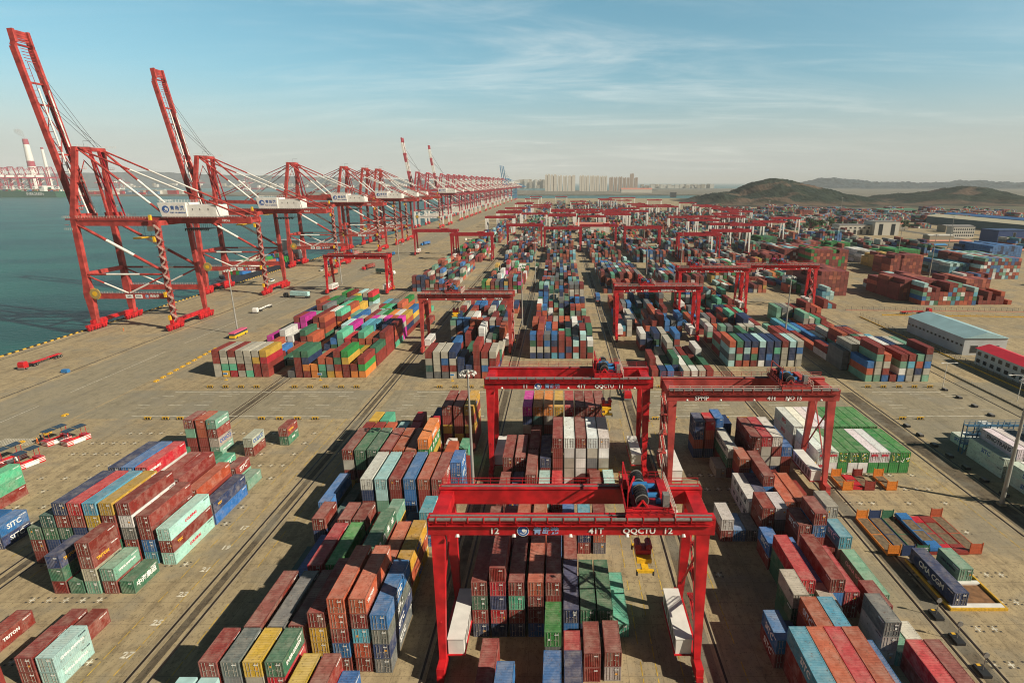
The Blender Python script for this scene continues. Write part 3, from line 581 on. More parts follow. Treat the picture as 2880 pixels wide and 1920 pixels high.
# everything else: one object of boxes with per-box paint
def stuff_boxes(name, items):
    n = len(items); V = np.zeros((n*8,3), np.float32); C = np.zeros((n*5*4,4), np.float32); U = np.zeros((n*5*4,2), np.float32); Fi = np.zeros((n*5,4), np.int32)
    base = np.array([(0,1,5,4),(1,2,6,5),(2,3,7,6),(3,0,4,7),(4,5,6,7)])
    r2 = np.random.RandomState(5)
    for j, a in enumerate(items):
        x0,x1,y0,y1,z0,z1 = box_geo(a)
        V[j*8:j*8+8] = [(x0,y0,z0),(x1,y0,z0),(x1,y1,z0),(x0,y1,z0),(x0,y0,z1),(x1,y0,z1),(x1,y1,z1),(x0,y1,z1)]
        Fi[j*5:j*5+5] = base+j*8
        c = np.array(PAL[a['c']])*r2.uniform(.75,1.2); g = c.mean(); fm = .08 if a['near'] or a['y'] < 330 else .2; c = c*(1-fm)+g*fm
        C[j*20:(j+1)*20,:3] = c; C[j*20:(j+1)*20,3] = 1
        l = LEN[a['L']]; off = j % 7*10
        U[j*20:j*20+4] = [(0,0),(1,0),(1,1),(0,1)]
        for q, ll in ((1,l),(2,2.4),(3,l)): U[j*20+4*q:j*20+4*q+4] = [(3,0),(3+ll,0),(3+ll,1),(3,1)]
        U[j*20+16:j*20+20] = [(50+0,3),(50+0,3+2.4),(50+l,3+2.4),(50+l,3)]
    me = bpy.data.meshes.new(name); me.vertices.add(n*8); me.vertices.foreach_set('co', V.ravel()); me.loops.add(n*20); me.loops.foreach_set('vertex_index', Fi.ravel())
    me.polygons.add(n*5); me.polygons.foreach_set('loop_start', np.arange(0,n*20,4)); me.polygons.foreach_set('loop_total', np.full(n*5,4))
    me.update(calc_edges=True); ca = me.color_attributes.new('paint','FLOAT_COLOR','CORNER'); ca.data.foreach_set('color', C.ravel())
    uv = me.uv_layers.new(name='box_uv'); uv.data.foreach_set('uv', U.ravel())
    m = bpy.data.materials.new('stacked_container_paint'); m.use_nodes = True; nt = m.node_tree; Ln = nt.links; b = nt.nodes['Principled BSDF']; b.inputs['Roughness'].default_value = .62; b.inputs['Specular IOR Level'].default_value=.2
    at = nt.nodes.new('ShaderNodeAttribute'); at.attribute_name = 'paint'; uvn = nt.nodes.new('ShaderNodeUVMap'); uvn.uv_map = 'box_uv'
    sp_ = nt.nodes.new('ShaderNodeSeparateXYZ'); Ln.new(uvn.outputs[0], sp_.inputs[0])
    def M_(op, a_, b_=None):
        q = nt.nodes.new('ShaderNodeMath'); q.operation = op
        for i_, v_ in enumerate((a_, b_)):
            if v_ is None: continue
            if isinstance(v_, (int,float)): q.inputs[i_].default_value = v_
            else: Ln.new(v_, q.inputs[i_])
        return q.outputs[0]
    u, v = sp_.outputs[0], sp_.outputs[1]
    end = M_('LESS_THAN', u, 1.5)
    uf = M_('FRACT', M_('MULTIPLY', u, 5.0)); bar_ = M_('MULTIPLY', M_('LESS_THAN', M_('ABSOLUTE', M_('SUBTRACT', uf, .5)), .13), end)
    vf = M_('FRACT', M_('MULTIPLY', v, 4.0)); hb_ = M_('MULTIPLY', M_('LESS_THAN', M_('ABSOLUTE', M_('SUBTRACT', vf, .5)), .07), end)
    edge = M_('MULTIPLY', M_('MAXIMUM', M_('GREATER_THAN', M_('ABSOLUTE', M_('SUBTRACT', u, .5)), .455), M_('LESS_THAN', v, .045)), end)
    x = nt.nodes.new('ShaderNodeMix'); x.data_type='RGBA'; Ln.new(M_('MULTIPLY', M_('MAXIMUM', bar_, M_('MULTIPLY', hb_, .5)), .2), x.inputs['Factor']); Ln.new(at.outputs['Color'], x.inputs['A']); x.inputs['B'].default_value = (.42,.38,.33,1)
    x2 = nt.nodes.new('ShaderNodeMix'); x2.data_type='RGBA'; Ln.new(M_('MULTIPLY', edge, .6), x2.inputs['Factor']); Ln.new(x.outputs['Result'], x2.inputs['A']); x2.inputs['B'].default_value = (.03,.025,.02,1)
    tcn = nt.nodes.new('ShaderNodeTexCoord'); nn = nt.nodes.new('ShaderNodeTexNoise'); nn.inputs['Scale'].default_value=.5; nn.inputs['Detail'].default_value=5; Ln.new(tcn.outputs['Object'], nn.inputs[0])
    mr_ = nt.nodes.new('ShaderNodeMapRange'); Ln.new(nn.outputs[0], mr_.inputs[0]); mr_.inputs[1].default_value=.3; mr_.inputs[2].default_value=.7; mr_.inputs[3].default_value=.78; mr_.inputs[4].default_value=1.12
    vv = nt.nodes.new('ShaderNodeVectorMath'); vv.operation='SCALE'; Ln.new(x2.outputs['Result'], vv.inputs[0]); Ln.new(mr_.outputs[0], vv.inputs['Scale']); Ln.new(vv.outputs[0], b.inputs['Base Color'])
    me.shade_flat(); me.materials.append(m); o = link(bpy.data.objects.new(name, me))
    return tag(o, 'multicoloured shipping containers stacked in long rows across the yard', 'containers', kind='stuff')
stuff_boxes('container_stacks', [a for i, a in enumerate(ALL) if i not in IND])
print('containers', len(ALL), 'visible', len(hits), 'near visible', sum(1 for i in hits if ALL[i]['near']), 'individual', len(IND), 'min hits', min((hits[i] for i in IND), default=0))
# ================================================================ gantry cranes over the stacks
C_RED = mat('crane_red', (.47,.011,.016), .5, noise=.36, nscale=.5); C_RED2 = mat('crane_orange_red', (.38,.050,.042), .58, noise=.36, nscale=.35)
C_DRED = mat('crane_dark_red', (.30,.008,.016), .55, noise=.2, nscale=.5); C_WHT = mat('crane_white', (.72,.70,.66), .5, noise=.1, nscale=.5)
C_GRY = mat('crane_grey', (.20,.19,.18), .6, noise=.2); C_BLK = mat('crane_black', (.022,.022,.024), .5); C_BLU = mat('motor_blue', (.03,.17,.42), .45); C_YEL = mat('crane_yellow', (.72,.42,.02), .5, noise=.15)
C_RAILW = mat('railing_white', (.6,.5,.44), .6); C_GLS = mat('cab_glass', (.03,.05,.06), .1)
def logo(parent, x, y, z, s, facing='-y'):
    b = MB(); n = 20
    def disc(r, dy, m): b.add([(0,dy,0)]+[(r*math.cos(6.2832*j/n),dy,r*math.sin(6.2832*j/n)) for j in range(n)], [(0,j+1,(j+1)%n+1) for j in range(n)], m)
    disc(s, 0, M_WL); disc(s*.9, -.012, M_BL); 
    b.add([(s*.62*math.cos(t),-.02,s*.62*math.sin(t)) for t in np.linspace(-2.6,.6,12)]+[(s*.42*math.cos(t),-.02,s*.42*math.sin(t)-s*.08) for t in np.linspace(-2.6,.6,12)], [(i,i+1,i+13,i+12) for i in range(11)], M_WL)
    b.add([(s*.3*math.cos(t)+s*.1,-.024,s*.36*math.sin(t)+s*.12) for t in np.linspace(0,5.9,12)], [tuple(range(12))], M_WL)
    o = b.obj('port_emblem', parent); o.location = (x,y,z); return o
def rmg(X0, X1, Y, label, tx=None, names=None, detail=2, mtl=None, white_legs=False, dy=3.9, hz=25.2, hook=True):
    "gantry crane: legs stand on rails at X0 and X1, girders centred on Y"
    m = mtl or C_RED; ml = C_WHT if white_legs else m
    gr = 'red rail gantry cranes straddling the container stacks'
    r = empty('gantry_crane', ((X0+X1)/2, Y, 0), label, 'gantry crane', gr); h = (X1-X0)/2
    zb = hz-2.6
    for s in (-1,1):
        b = MB(); b.box(-h-1.3, h+1.6, s*dy-.65, s*dy+.65, zb, hz, m)
        if detail > 1:
            for k in range(16): 
                x = -h+2+k*(2*h-4)/15; b.box(x-.06, x+.06, s*dy+.1, s*dy+.72, zb+.05, hz-.25, m)
            b.box(-h-1.3, h+1.6, s*dy-.8, s*dy+.8, hz, hz+.06, m)
            b.box(-h-1.0, h+1.2, s*dy-.12, s*dy+.12, hz+.06, hz+.2, C_GRY)
        b.obj('girder', r)
    for s in (-1,1): b = MB(); b.box(s*h-1.0, s*h+1.0, -dy+.66, dy-.66, zb+.3, hz-.3, m); b.obj('end_tie', r)
    ft = dy+2.3
    for sx in (-1,1):
        for sy in (-1,1):
            b = MB(); b.bar((sx*h,sy*dy,zb+.02), (sx*h,sy*ft,3.0), 1.15, 1.9, ml, .75, .95, up=(1,0,0) )
            b.obj('leg', r)
        b = MB(); b.box(sx*h-.55, sx*h+.55, -ft-2.2, ft+2.2, 1.9, 3.05, m); s_ = b.obj('sill_beam', r)
        for sy in (-1,1):
            b = MB(); y0 = sy*(ft+.6)
            b.box(sx*h-.5, sx*h+.5, y0-1.9, y0+1.9, 1.1, 1.88, m)
            for q in (-1.3,-.45,.45,1.3): b.tube((sx*h-.28,y0+q,.48),(sx*h+.28,y0+q,.48), .4, C_BLK, 10)
            b.box(sx*h-.35, sx*h+.35, y0-1.7, y0+1.7, .75, 1.1, m)
            b.obj('bogie', r)
    tx = h*.45 if tx is None else tx
    b = MB(); 
    b.box(tx-3.4, tx+3.4, -dy-.9, -dy+.2, hz+.3, hz+.9, m); b.box(tx-3.4, tx+3.4, dy-.2, dy+.9, hz+.3, hz+.9, m)
    b.box(tx-3.3, tx-2.3, -dy, dy, hz+.35, hz+1.0, m); b.box(tx+2.3, tx+3.3, -dy, dy, hz+.35, hz+1.0, m); b.box(tx-2.2, tx+2.2, -dy+.3, dy-.6, hz+.4, hz+.55, C_DRED)
    tr = b.obj('trolley', r)
    if detail > 1:
        for ya, yb in ((-3.1,-.1),(1.2,4.0)):
            b = MB(); b.tube((tx-.9,ya,hz+1.9),(tx-.9,yb,hz+1.9), .85, C_BLK, 16)
            for q in range(5): yy = ya+.1+(yb-ya-.2)*q/4; b.tube((tx-.9,yy-.06,hz+1.9),(tx-.9,yy+.06,hz+1.9), .98, C_GRY if q in (0,4) else C_BLK, 16)
            b.obj('winch_drum', tr)
        b = MB()
        for q in (-3.3,-.2,1.0,4.1): b.bar((tx-1.9,q,hz+.7),(tx-.9,q,hz+2.1),.25,.25,m); b.bar((tx+.1,q,hz+.7),(tx-.9,q,hz+2.1),.25,.25,m)
        b.box(tx-3.2,tx+3.2,-3.6,4.3,hz+.92,hz+1.0,C_DRED); b.tube((tx-3,-3.4,hz+1),(tx-3,-3.4,hz+5.2),.07,m,6); b.tube((tx+3,3.9,hz+1),(tx+3,3.9,hz+4.6),.07,C_GRY,6); b.bar((tx-3,-3.4,hz+3.4),(tx-1.6,1.0,hz+3.4),.2,.2,m); b.bar((tx-1.6,1.0,hz+1),(tx-1.6,1.0,hz+3.4),.2,.2,m); b.bar((tx-3,-3.4,hz+4.4),(tx-3,3.5,hz+4.4),.2,.2,m); b.bar((tx-3,3.5,hz+1),(tx-3,3.5,hz+4.4),.2,.2,m)
        b.obj('winch_frame', tr)
        b = MB(); b.box(tx-1.9, tx+.3, .0, 1.0, hz+1.0, hz+2.6, C_BLU); b.tube((tx+.2,-.6,hz+1.3),(tx+1.7,-.6,hz+1.3), .42, C_BLU, 10); b.tube((tx+.2,1.9,hz+1.3),(tx+1.7,1.9,hz+1.3), .42, C_BLU, 10); b.box(tx+1.2,tx+1.9,-2.4,-1.6,hz+.6,hz+1.4,C_BLU); b.obj('motor', tr)
        b = MB(); b.box(tx+2.0, tx+2.9, -3.3, -2.2, hz+1.0, hz+2.9, C_GRY); b.box(tx-3.1, tx-2.3, 1.5, 3.3, hz+1.0, hz+2.6, m); b.box(tx+1.9,tx+3.1,-1.2,2.8,hz+1.0,hz+1.9,m); b.obj('switch_cabinet', tr)
        b = MB()
        for a_, c_ in (((tx-3.4,-dy-1,hz+.9),(tx+3.4,-dy-1,hz+.9)),((tx-3.4,dy+1,hz+.9),(tx+3.4,dy+1,hz+.9)),((tx-3.4,-dy-1,hz+.9),(tx-3.4,dy+1,hz+.9))): b.rail(a_, c_, m, step=1.2)
        b.rail((tx+3.5,-dy-1,hz+.9),(tx+3.5,dy+1,hz+.9), C_RAILW, step=.8); b.rail((tx+3.5,-dy-1,hz-.3),(tx+3.5,dy+1,hz-.3), C_RAILW, step=1.0)
        b.obj('railing', tr)
    b = MB(); b.box(tx+3.0, tx+4.6, -dy+1.0, -dy+3.0, hz-3.2, hz-.9, C_WHT if not white_legs else C_RED); b.box(tx+3.05, tx+4.55, -dy+.97, -dy+1.0, hz-2.9, hz-1.6, C_GLS); b.obj('operator_cab', tr)
    if hook:
        b = MB(); zs = 15.2
        for sx in (-1,1):
            for sy in (-1,1): b.tube((tx+sx*1.1,sy*.9,hz+.4),(tx+sx*.8,sy*.7,zs+3.0), .04, C_BLK, 4)
        b.obj('hoist_rope', r)
        b = MB(); b.box(tx-1.15, tx+1.15, -.9, .9, zs+1.5, zs+2.2, C_RED)
        for q in (-.8,.8): b.tube((tx+q,-.9,zs+2.7),(tx+q,.9,zs+2.7), .5, C_DRED, 10)
        b.box(tx-1.1, tx+1.1, -1.9, 1.9, zs+.7, zs+1.4, C_YEL); b.box(tx-.5, tx+.5, -3.0, 3.0, zs+.2, zs+.7, C_YEL)
        for q in (-3.0,3.0): 
            b.box(tx-1.25, tx+1.25, q-.18, q+.18, zs, zs+.5, C_YEL)
            for e in (-1.2,1.2): b.box(tx+e-.12, tx+e+.12, q-.2, q+.2, zs-.4, zs+.3, C_BLK)
        b.obj('spreader', r)
    # electrical houses on the sill beams
    for sx in ((-1,1) if detail else ()):
        b = MB(); xa, xb_ = (sx*h+.7, sx*h+3.0) if sx < 0 else (sx*h-3.0, sx*h-.7)
        b.box(xa, xb_, -ft+.6, ft-1.4, 3.1, 5.7, C_WHT); b.box(xa-.1, xb_+.1, -ft+.5, ft-1.3, 5.7, 5.82, C_WHT)
        for q in range(6): 
            y_ = -ft+1.3+q*1.5; xo = xb_+.02 if sx < 0 else xa-.02; b.box(min(xo,xo-.02*sx), max(xo,xo-.02*sx), y_, y_+1.0, 3.5, 5.2, C_GRY)
        b.box(xa-.2, xb_+.2, -ft+.4, ft-1.2, 2.9, 3.09, m)
        b.obj('electrical_house', r)
    if detail > 1:
        b = MB(); b.box(-h-.9, h+.9, -dy-1.25, -dy-.8, hz+.08, hz+.3, C_GRY)
        k = 0
        while k < 2*h: b.box(-h+k, -h+k+.12, -dy-1.32, -dy-.66, hz-.3, hz+.4, m); k += 2.2
        b.obj('cable_tray', r)
        b = MB(); b.box(-h-1, h+1.2, -dy-1.2, -dy-.66, zb+1.72, zb+1.77, m); b.rail((-h-1,-dy-1.15,zb+1.77),(h+1.2,-dy-1.15,zb+1.77), m, h=.8, step=2.4); 
        if names and names.get('wr'): b.rail((-h-1,-dy-.75,hz),(h+1.2,-dy-.75,hz), C_RAILW, h=1.1, step=2.4)
        b.rail((-h-1,dy+.75,hz),(h+1.2,dy+.75,hz), m, h=1.1, step=2.4)
        b.obj('walkway', r)
        b = MB()
        for q in range(5): x = -h+3+q*(2*h-6)/4; b.tube((x,-dy-1.5,zb+.75),(x,-dy-1.75,zb+.45), .22, C_WHT, 8, .3)
        b.obj('work_light', r)
        # stair and cross bracing on the right-hand legs, ladder on the left
        b = MB(); z = 4.0; d = 1; X = h+.9 if not (names and names.get('ls')) else -h-.9
        while z < zb-2:
            ya, yb = (-2.2,2.2) if d > 0 else (2.2,-2.2)
            b.bar((X,ya,z),(X,yb,z+2.4), .7, .12, m); b.rail((X-.4,ya,z),(X-.4,yb,z+2.4), C_RAILW if names and names.get('wr') else m, h=1.0, step=1.1, t=.06); b.rail((X+.4,ya,z),(X+.4,yb,z+2.4), C_RAILW if names and names.get('wr') else m, h=1.0, step=1.1, t=.06)
            b.box(X-.5, X+.5, min(yb,yb+d*1.0), max(yb,yb+d*1.0), z+2.35, z+2.45, m); z += 2.4; d = -d
        b.obj('stair', r)
        b = MB(); b.bar((h,-ft+.2,5.5),(h,dy,zb-2), .25,.25,m); b.bar((h,ft-.2,5.5),(h,-dy,zb-2), .25,.25,m)
        b.bar((-h,-ft+.2,9),(-h,dy,zb-4), .2,.2,m); b.obj('cross_brace', r)
        b = MB(); 
        for q in range(12): b.tube((h+1.6,2.5+.9*math.cos(q*.55),2.6+.9*math.sin(q*.55)),(h+1.6,2.5+.9*math.cos((q+1)*.55),2.6+.9*math.sin((q+1)*.55)), .16, C_YEL if q % 2 else C_BLK, 6)
        b.obj('cable_reel', r)
    if names:
        yy = -dy-.73
        for t, x, s, c in names.get('t', ()): 
            text(t, {'W': M_WL,'B': mat('pale_blue_lettering', (.25,.4,.65), .6)}[c], (x,yy-.03,zb+.72), s*1.0, r, '-y', bold=.03)
        if 'logo' in names: logo(r, names['logo'], yy-.03, zb+.75, .85)
    return r
rmg(-17.3, 19.9, 71.6, 'red gantry crane numbered 12, nearest the camera, with black winch drums', tx=11.0, names=dict(t=[('12',-10.6,1.35,'W'),('12',13.6,1.35,'W'),('41T',3.6,1.3,'W'),('QQCTU',9.6,1.25,'W'),('青岛港',-3.4,1.2,'B')], logo=-6.6))
rmg(-17, 20.4, 128.6, 'red gantry crane numbered 11 behind the nearest one', tx=9.6, names=dict(t=[('11',-10.2,1.35,'W'),('11',12.6,1.35,'W'),('41T',3.2,1.3,'W'),('QQCTU',8.6,1.25,'W'),('青岛港',-3.8,1.2,'B')], logo=-7.2))
rmg(25.2, 61.2, 121, 'orange-red gantry crane numbered 15 beside the white and green reefers', tx=9.6, mtl=C_RED2, hook=False, names=dict(wr=1, ls=1, t=[('SPMP',-11.5,1.4,'W'),('41t',4.2,1.4,'W'),('NO 15',9.2,1.3,'W')]))
rmg(25.3, 62.1, 250, 'red gantry crane numbered 14 with white railings over mid yard', tx=-5, mtl=C_RED, hook=False, names=dict(wr=1, t=[('CMT',-11.5,1.7,'W'),('41t',-5.5,1.6,'W'),('NO.14',14.5,1.6,'W'),('招商局港口',4.5,1.3,'W')]))
rmg(-58.7, -21.6, 232, 'red gantry crane over the middle-left stacks with number 41t', tx=-5, mtl=C_RED2, hook=True, names=dict(wr=1, t=[('41t',8,1.5,'W'),('NO.9',14,1.4,'W')]))
rmg(-152, -113, 362, 'red gantry crane beside the quay road with small emblem', tx=-4, hook=False, names=dict(t=[('青岛港',-9,1.3,'W')], logo=-13))
rmg(65.4, 102, 306, 'red gantry crane numbered 16, left one of a matching pair', tx=-10, hook=False, names=dict(wr=1, t=[('CMT',-11,1.7,'W'),('41t',-4,1.6,'W'),('NO.16',13,1.6,'W')]))
rmg(102.6, 144, 316, 'red gantry crane numbered 17, right one of a matching pair', tx=2, hook=False, names=dict(wr=1, t=[('CMT',-11,1.7,'W'),('41t',-2,1.6,'W'),('NO.17',14,1.6,'W')]))
rmg(108.4, 146, 520, 'dark red gantry crane far right of the row of portals', mtl=C_DRED, detail=1, hook=False)
rmg(68, 105, 600, 'dark red gantry crane second from right in far row', mtl=C_DRED, detail=1, hook=False)
rmg(22.5, 61, 628, 'dark red gantry crane in centre of the far row, near the pole', mtl=C_DRED, detail=1, hook=False)
rmg(-17, 20, 590, 'dark red gantry crane left of centre in far row', mtl=C_DRED, detail=1, hook=False)
rmg(-60, -22, 634, 'dark red gantry crane third from left in far row', mtl=C_DRED, detail=1, hook=False)
rmg(-101, -64, 520, 'dark red gantry crane over the stacks beside the quay apron', mtl=C_DRED, detail=1, hook=False)
far0 = rmg(-145, -104, 560, 'dark red gantry crane closest to the ship cranes in far row', mtl=C_DRED, detail=1, hook=False)
fw = rmg(-103, -66, 780, 'far gantry crane with white legs and dark red girders', mtl=C_DRED, detail=0, white_legs=True, hook=False)
index_tree(); random.seed(8); spots = []
for Y in (800,850,900,945,1000,1060,1120,1190,1260,1340,1430,1530,1640,1760,1890):
    for k, Xc in enumerate((-84,-40,2,43,84,125,167,210,252,294)):
        if Xc > 160 and Y < 700: continue
        if random.random() < .36: spots.append((Xc+random.uniform(-1,1), Y+random.uniform(-18,18)))
for Xc, Y in ((168,560),(210,640),(252,690),(180,720),(300,760),(190,650),(236,790)): spots.append((Xc, Y))
OR2 = ['nearest','second nearest','third nearest','fourth nearest','fifth nearest','sixth nearest','seventh nearest','eighth nearest','ninth nearest','tenth nearest','eleventh nearest','twelfth nearest','thirteenth nearest']
LO = ['first','second','third','fourth','fifth','sixth','seventh','eighth','ninth','tenth']
allw = [(fw, fw.location.x, fw.location.y)]
for Xc, Y in spots:
    c = copy_tree(fw); c.location = (Xc, Y, 0); allw.append((c, Xc, Y))
lanes = {}
for o_, X, Y in allw: lanes.setdefault(round((X+84)/41.5), []).append((Y, o_))
for li, kk in enumerate(sorted(lanes)):
    for q, (Y, o_) in enumerate(sorted(lanes[kk], key=lambda t: t[0])):
        o_['group'] = 'distant white legged gantry cranes'; o_['label'] = 'distant white-legged gantry crane, %s over the %s container lane from left' % (OR2[q], LO[li])

# ================================================================ ship-to-shore cranes
def sts(Y, label, up=True, white=False, detail=2, name_no='NO.6', mcol=None):
    m = mcol or C_RED2; w = C_WHT; leg = w if white else m
    r = empty('ship_crane', (-230, Y, 0), label, 'ship crane', 'ship to shore cranes along the quay')
    HW = 12.3; GX = 39; T = 85.5
    # legs
    for x in (0, GX):
        for s in (-1,1):
            b = MB()
            if x == 0:
                b.bar((0,s*HW,3.2),(0,s*HW,18), 2.0,2.2, leg, 2.6, 3.8, up=(1,0,0)); b.bar((0,s*HW,18),(0,s*HW*.98,26), 2.6, 3.8, leg, 2.1, 2.4, up=(1,0,0)); b.bar((0,s*HW*.98,26),(.4,s*HW*.93,54), 2.1, 2.4, m, up=(1,0,0))
                b.bar((.4,s*HW*.93,54),(5.5,s*8.0,T), 2.1, 2.4, m, 1.8,1.9, up=(1,0,0))
            else: b.bar((GX,s*HW,3.2),(GX,s*HW,18), 1.4,1.5, leg, 1.8, 2.6, up=(1,0,0)); b.bar((GX,s*HW,18),(GX,s*HW*.93,52), 2.0,1.9, m, up=(1,0,0))
            b.obj('leg', r)
    # bogies under sills
    for x in (0, GX):
        b = MB(); b.box(x-.8, x+.8, -HW-2.5, HW+2.5, 3.3, 5.1, C_RED); b.obj('sill_beam', r)
        for s in (-1,1):
            b = MB(); yc = s*HW
            b.bar((x,yc-6,2.6),(x,yc+6,2.6), 1.3, 1.3, C_RED)
            for q in (-5,-3.6,-1.4,0,1.4,3.6,5): b.tube((x-.35,yc+q,.55),(x+.35,yc+q,.55), .5, C_DRED, 8); b.box(x-.6,x+.6,yc+q-.5,yc+q+.5,.9,2.0,C_RED)
            b.obj('bogie', r)
    # portal beams along the gauge (low) and high ones
    for s in (-1,1):
        y = s*HW
        b = MB(); b.box(-2.4 if s < 0 else 0, GX+.9, y-.75, y+.75, 15.4, 18.0, leg); b.obj('portal_beam', r)
        b = MB(); b.box(0, GX, s*HW*.93-.7, s*HW*.93+.7, 50.2, 52.6, m); b.obj('portal_beam', r)
        b = MB(); b.band((0,y,27.3),(GX,y*.98,27.3), .5, (m,w), [.27,.68]); b.obj('brace', r)
        for xa in (0, GX):
            b = MB(); b.band((xa,y,27.0),(GX/2+(-.5 if xa == 0 else .5),y,18.2), .42, (m,w) if not white else (w,w), [.45]); b.obj('brace', r)
        b = MB(); b.band((.3,s*HW*.94,51.5),(GX-.5,y*.98,28.5), .75, (m,w), [.35,.66]); b.obj('brace', r)
    for z in (27.3, 51.0): b = MB(); b.box(-.6, .6, -HW*.9, HW*.9, z-1, z+1, m); b.obj('cross_beam', r)
    b = MB(); b.box(GX-.7, GX+.7, -HW*.9, HW*.9, 50.2, 52.5, m); b.obj('cross_beam', r)
    b = MB(); b.box(4.6, 6.6, -8.6, 8.6, T-1.4, T+.4, m); b.obj('top_beam', r)
    # main girder and back reach
    for s in (-1,1):
        b = MB(); b.box(-3, 80, s*4-.7, s*4+.7, 50.8 if s else 0, 53.6, m); b.obj('main_girder', r)
    b = MB(); 
    for x in (-2,10,20,30,48,60,72,79): b.box(x-.4, x+.4, -3.3, 3.3, 51.2, 52.6, m)
    b.obj('girder_tie', r)
    # machinery house
    b = MB(); b.box(38, 50, -5.6, 5.6, 54.2, 60.6, w); b.box(50, 64, -4.9, 4.9, 54.2, 59.6, w); b.box(37.6,64.4,-5.9,5.9,53.7,54.2,C_GRY)
    b.add([(36.6,-5.6,60.6),(38,-5.6,54.2),(38,5.6,54.2),(36.6,5.6,60.6),(38,-5.6,60.6),(38,5.6,60.6)],[(0,1,4),(3,5,2),(0,3,2,1),(0,4,5,3)],w)
    for x in (52.5,56,60): b.box(x,x+.5,-4.95,-4.88,57,58,C_GRY)
    b.box(51.6,53,-4.96,-4.88,54.3,57,C_YEL) if False else None
    mh = b.obj('machinery_house', r)
    if detail > 0:
        b = MB(); b.rail((37,-5.5,60.7),(50,-5.5,60.7),w,step=1.5); b.rail((37,5.5,60.7),(50,5.5,60.7),w,step=1.5); b.rail((37,-5.5,60.7),(37,5.5,60.7),w,step=1.5); b.rail((50,-4.8,59.7),(64,-4.8,59.7),w,step=1.5); b.obj('railing', mh)
        logo(mh, 40.3, -5.68, 57.6, 1.9); 
        for q, ch in enumerate('青岛港'): text(ch, M_BL, (43.6+2.3*q,-5.66,58.1), 2.1, mh, '-y', bold=.03)
        text('PORT OF QINGDAO', M_BL, (46.0,-5.66,56.0), .85, mh, '-y')
        text(name_no, M_WL, (68,-4.75,52.2), 1.6, r, '-y', bold=.03)
        b = MB(); b.box(18,21.5,-HW-.79,-HW-.75,15.8,17.6,M_WL); b.box(22.6,26.1,-HW-.79,-HW-.75,15.8,17.6,M_WL); b.obj('number_plate', r)
        text('65t', M_DL, (19.75,-HW-.81,16.7), 1.4, r, '-y'); text(name_no.replace('.',''), M_DL, (24.35,-HW-.81,16.7), 1.15, r, '-y')
        logo(r, 28.4, -HW-.8, 16.7, .9); text('青岛港', M_WL, (32,-HW-.78,16.7), 1.5, r, '-y')
    # backstays
    for s in (-1,1):
        for (xe,ze,c1,c2) in ((78,53.8,.3,.62),(40,54.0,.45,.8)):
            b = MB(); b.band((6,s*7,T-.5),(xe,s*4.6,ze), .42 if xe > 50 else .55, (m,w), [c1,c2]); b.obj('backstay', r)
    # boom
    hx, hz = -3.2, 53
    if up: tipx, tipz = -15.5, 135.5
    else: tipx, tipz = -72, 54.5
    d = Vector((tipx-hx,0,tipz-hz)).normalized(); P = lambda t: Vector((hx,0,hz))+d*t
    Lb = (Vector((tipx,0,tipz))-Vector((hx,0,hz))).length; nrm = Vector((-d.z,0,d.x))
    if nrm.z < 0 or up: nrm = Vector((d.z,0,-d.x)) if up else nrm
    for s in (-1,1):
        b = MB(); a_ = P(0)+Vector((0,s*4.6,0)); e_ = P(Lb-7)+Vector((0,s*4.6,0))
        if up and white:
            for (t0,t1,mm_) in ((0,.45,m),(.45,.62,w),(.62,.8,m),(.8,1,w)): b.bar(a_.lerp(e_,t0), a_.lerp(e_,t1), 1.9, 2.8, mm_, up=(1,0,0))
        else: b.bar(a_, e_, 1.5, 2.5, m, up=(1,0,0) if up else (0,0,1))
        b.bar(e_, P(Lb-5.5)+Vector((0,s*4.0,0))+nrm*.6, 1.25, 2.3, m, 1.2, 2.6, up=(1,0,0) if up else (0,0,1)); b.bar(P(Lb-5.5)+Vector((0,s*4.0,0))+nrm*.6, P(Lb)+Vector((0,s*3.8,0))+nrm*.9, 1.2, 2.4, m, up=(1,0,0) if up else (0,0,1))
        b.obj('boom_girder', r)
    b = MB()
    for t in (6,30,52,Lb-22,Lb-6): b.bar(P(t)+Vector((0,-4,0)), P(t)+Vector((0,4,0)), .8, .8, m)
    for k in range(4): b.bar(P(Lb-.6-k*1.2)+Vector((0,-3,0))+nrm, P(Lb-.6-k*1.2)+Vector((0,3,0))+nrm, .5, .9, m)
    for t in (8,24,40): b.bar(P(t)+Vector((0,-3,0)), P(t+14)+Vector((0,3,0)), .3,.3,m); b.bar(P(t)+Vector((0,3,0)), P(t+14)+Vector((0,-3,0)), .3,.3,m)
    if detail > 0 and up:
        for k in range(10): b.bar(P(Lb-13+k*1.3)+Vector((0,-2.6,0))+nrm*1.2, P(Lb-13+k*1.3)+Vector((0,2.6,0))+nrm*1.2, .25,.25,C_DRED if k % 2 else m)
        for s in (-1,1):
            for t in range(4, int(Lb)-14, 3): b.bar(P(t)+Vector((0,s*2.2,0))+nrm*1.6, P(t+3)+Vector((0,s*2.2,0))+nrm*1.6, .16,.16,C_DRED); b.bar(P(t)+Vector((0,s*2.2,0))+nrm*1.6, P(t)+Vector((0,s*3.2,0)), .2,.2,m)
        b.box(hx-2.2,hx+1.8,-5,5,hz-.8,hz+2.4,m)
    b.obj('boom_tie', r)
    b = MB()
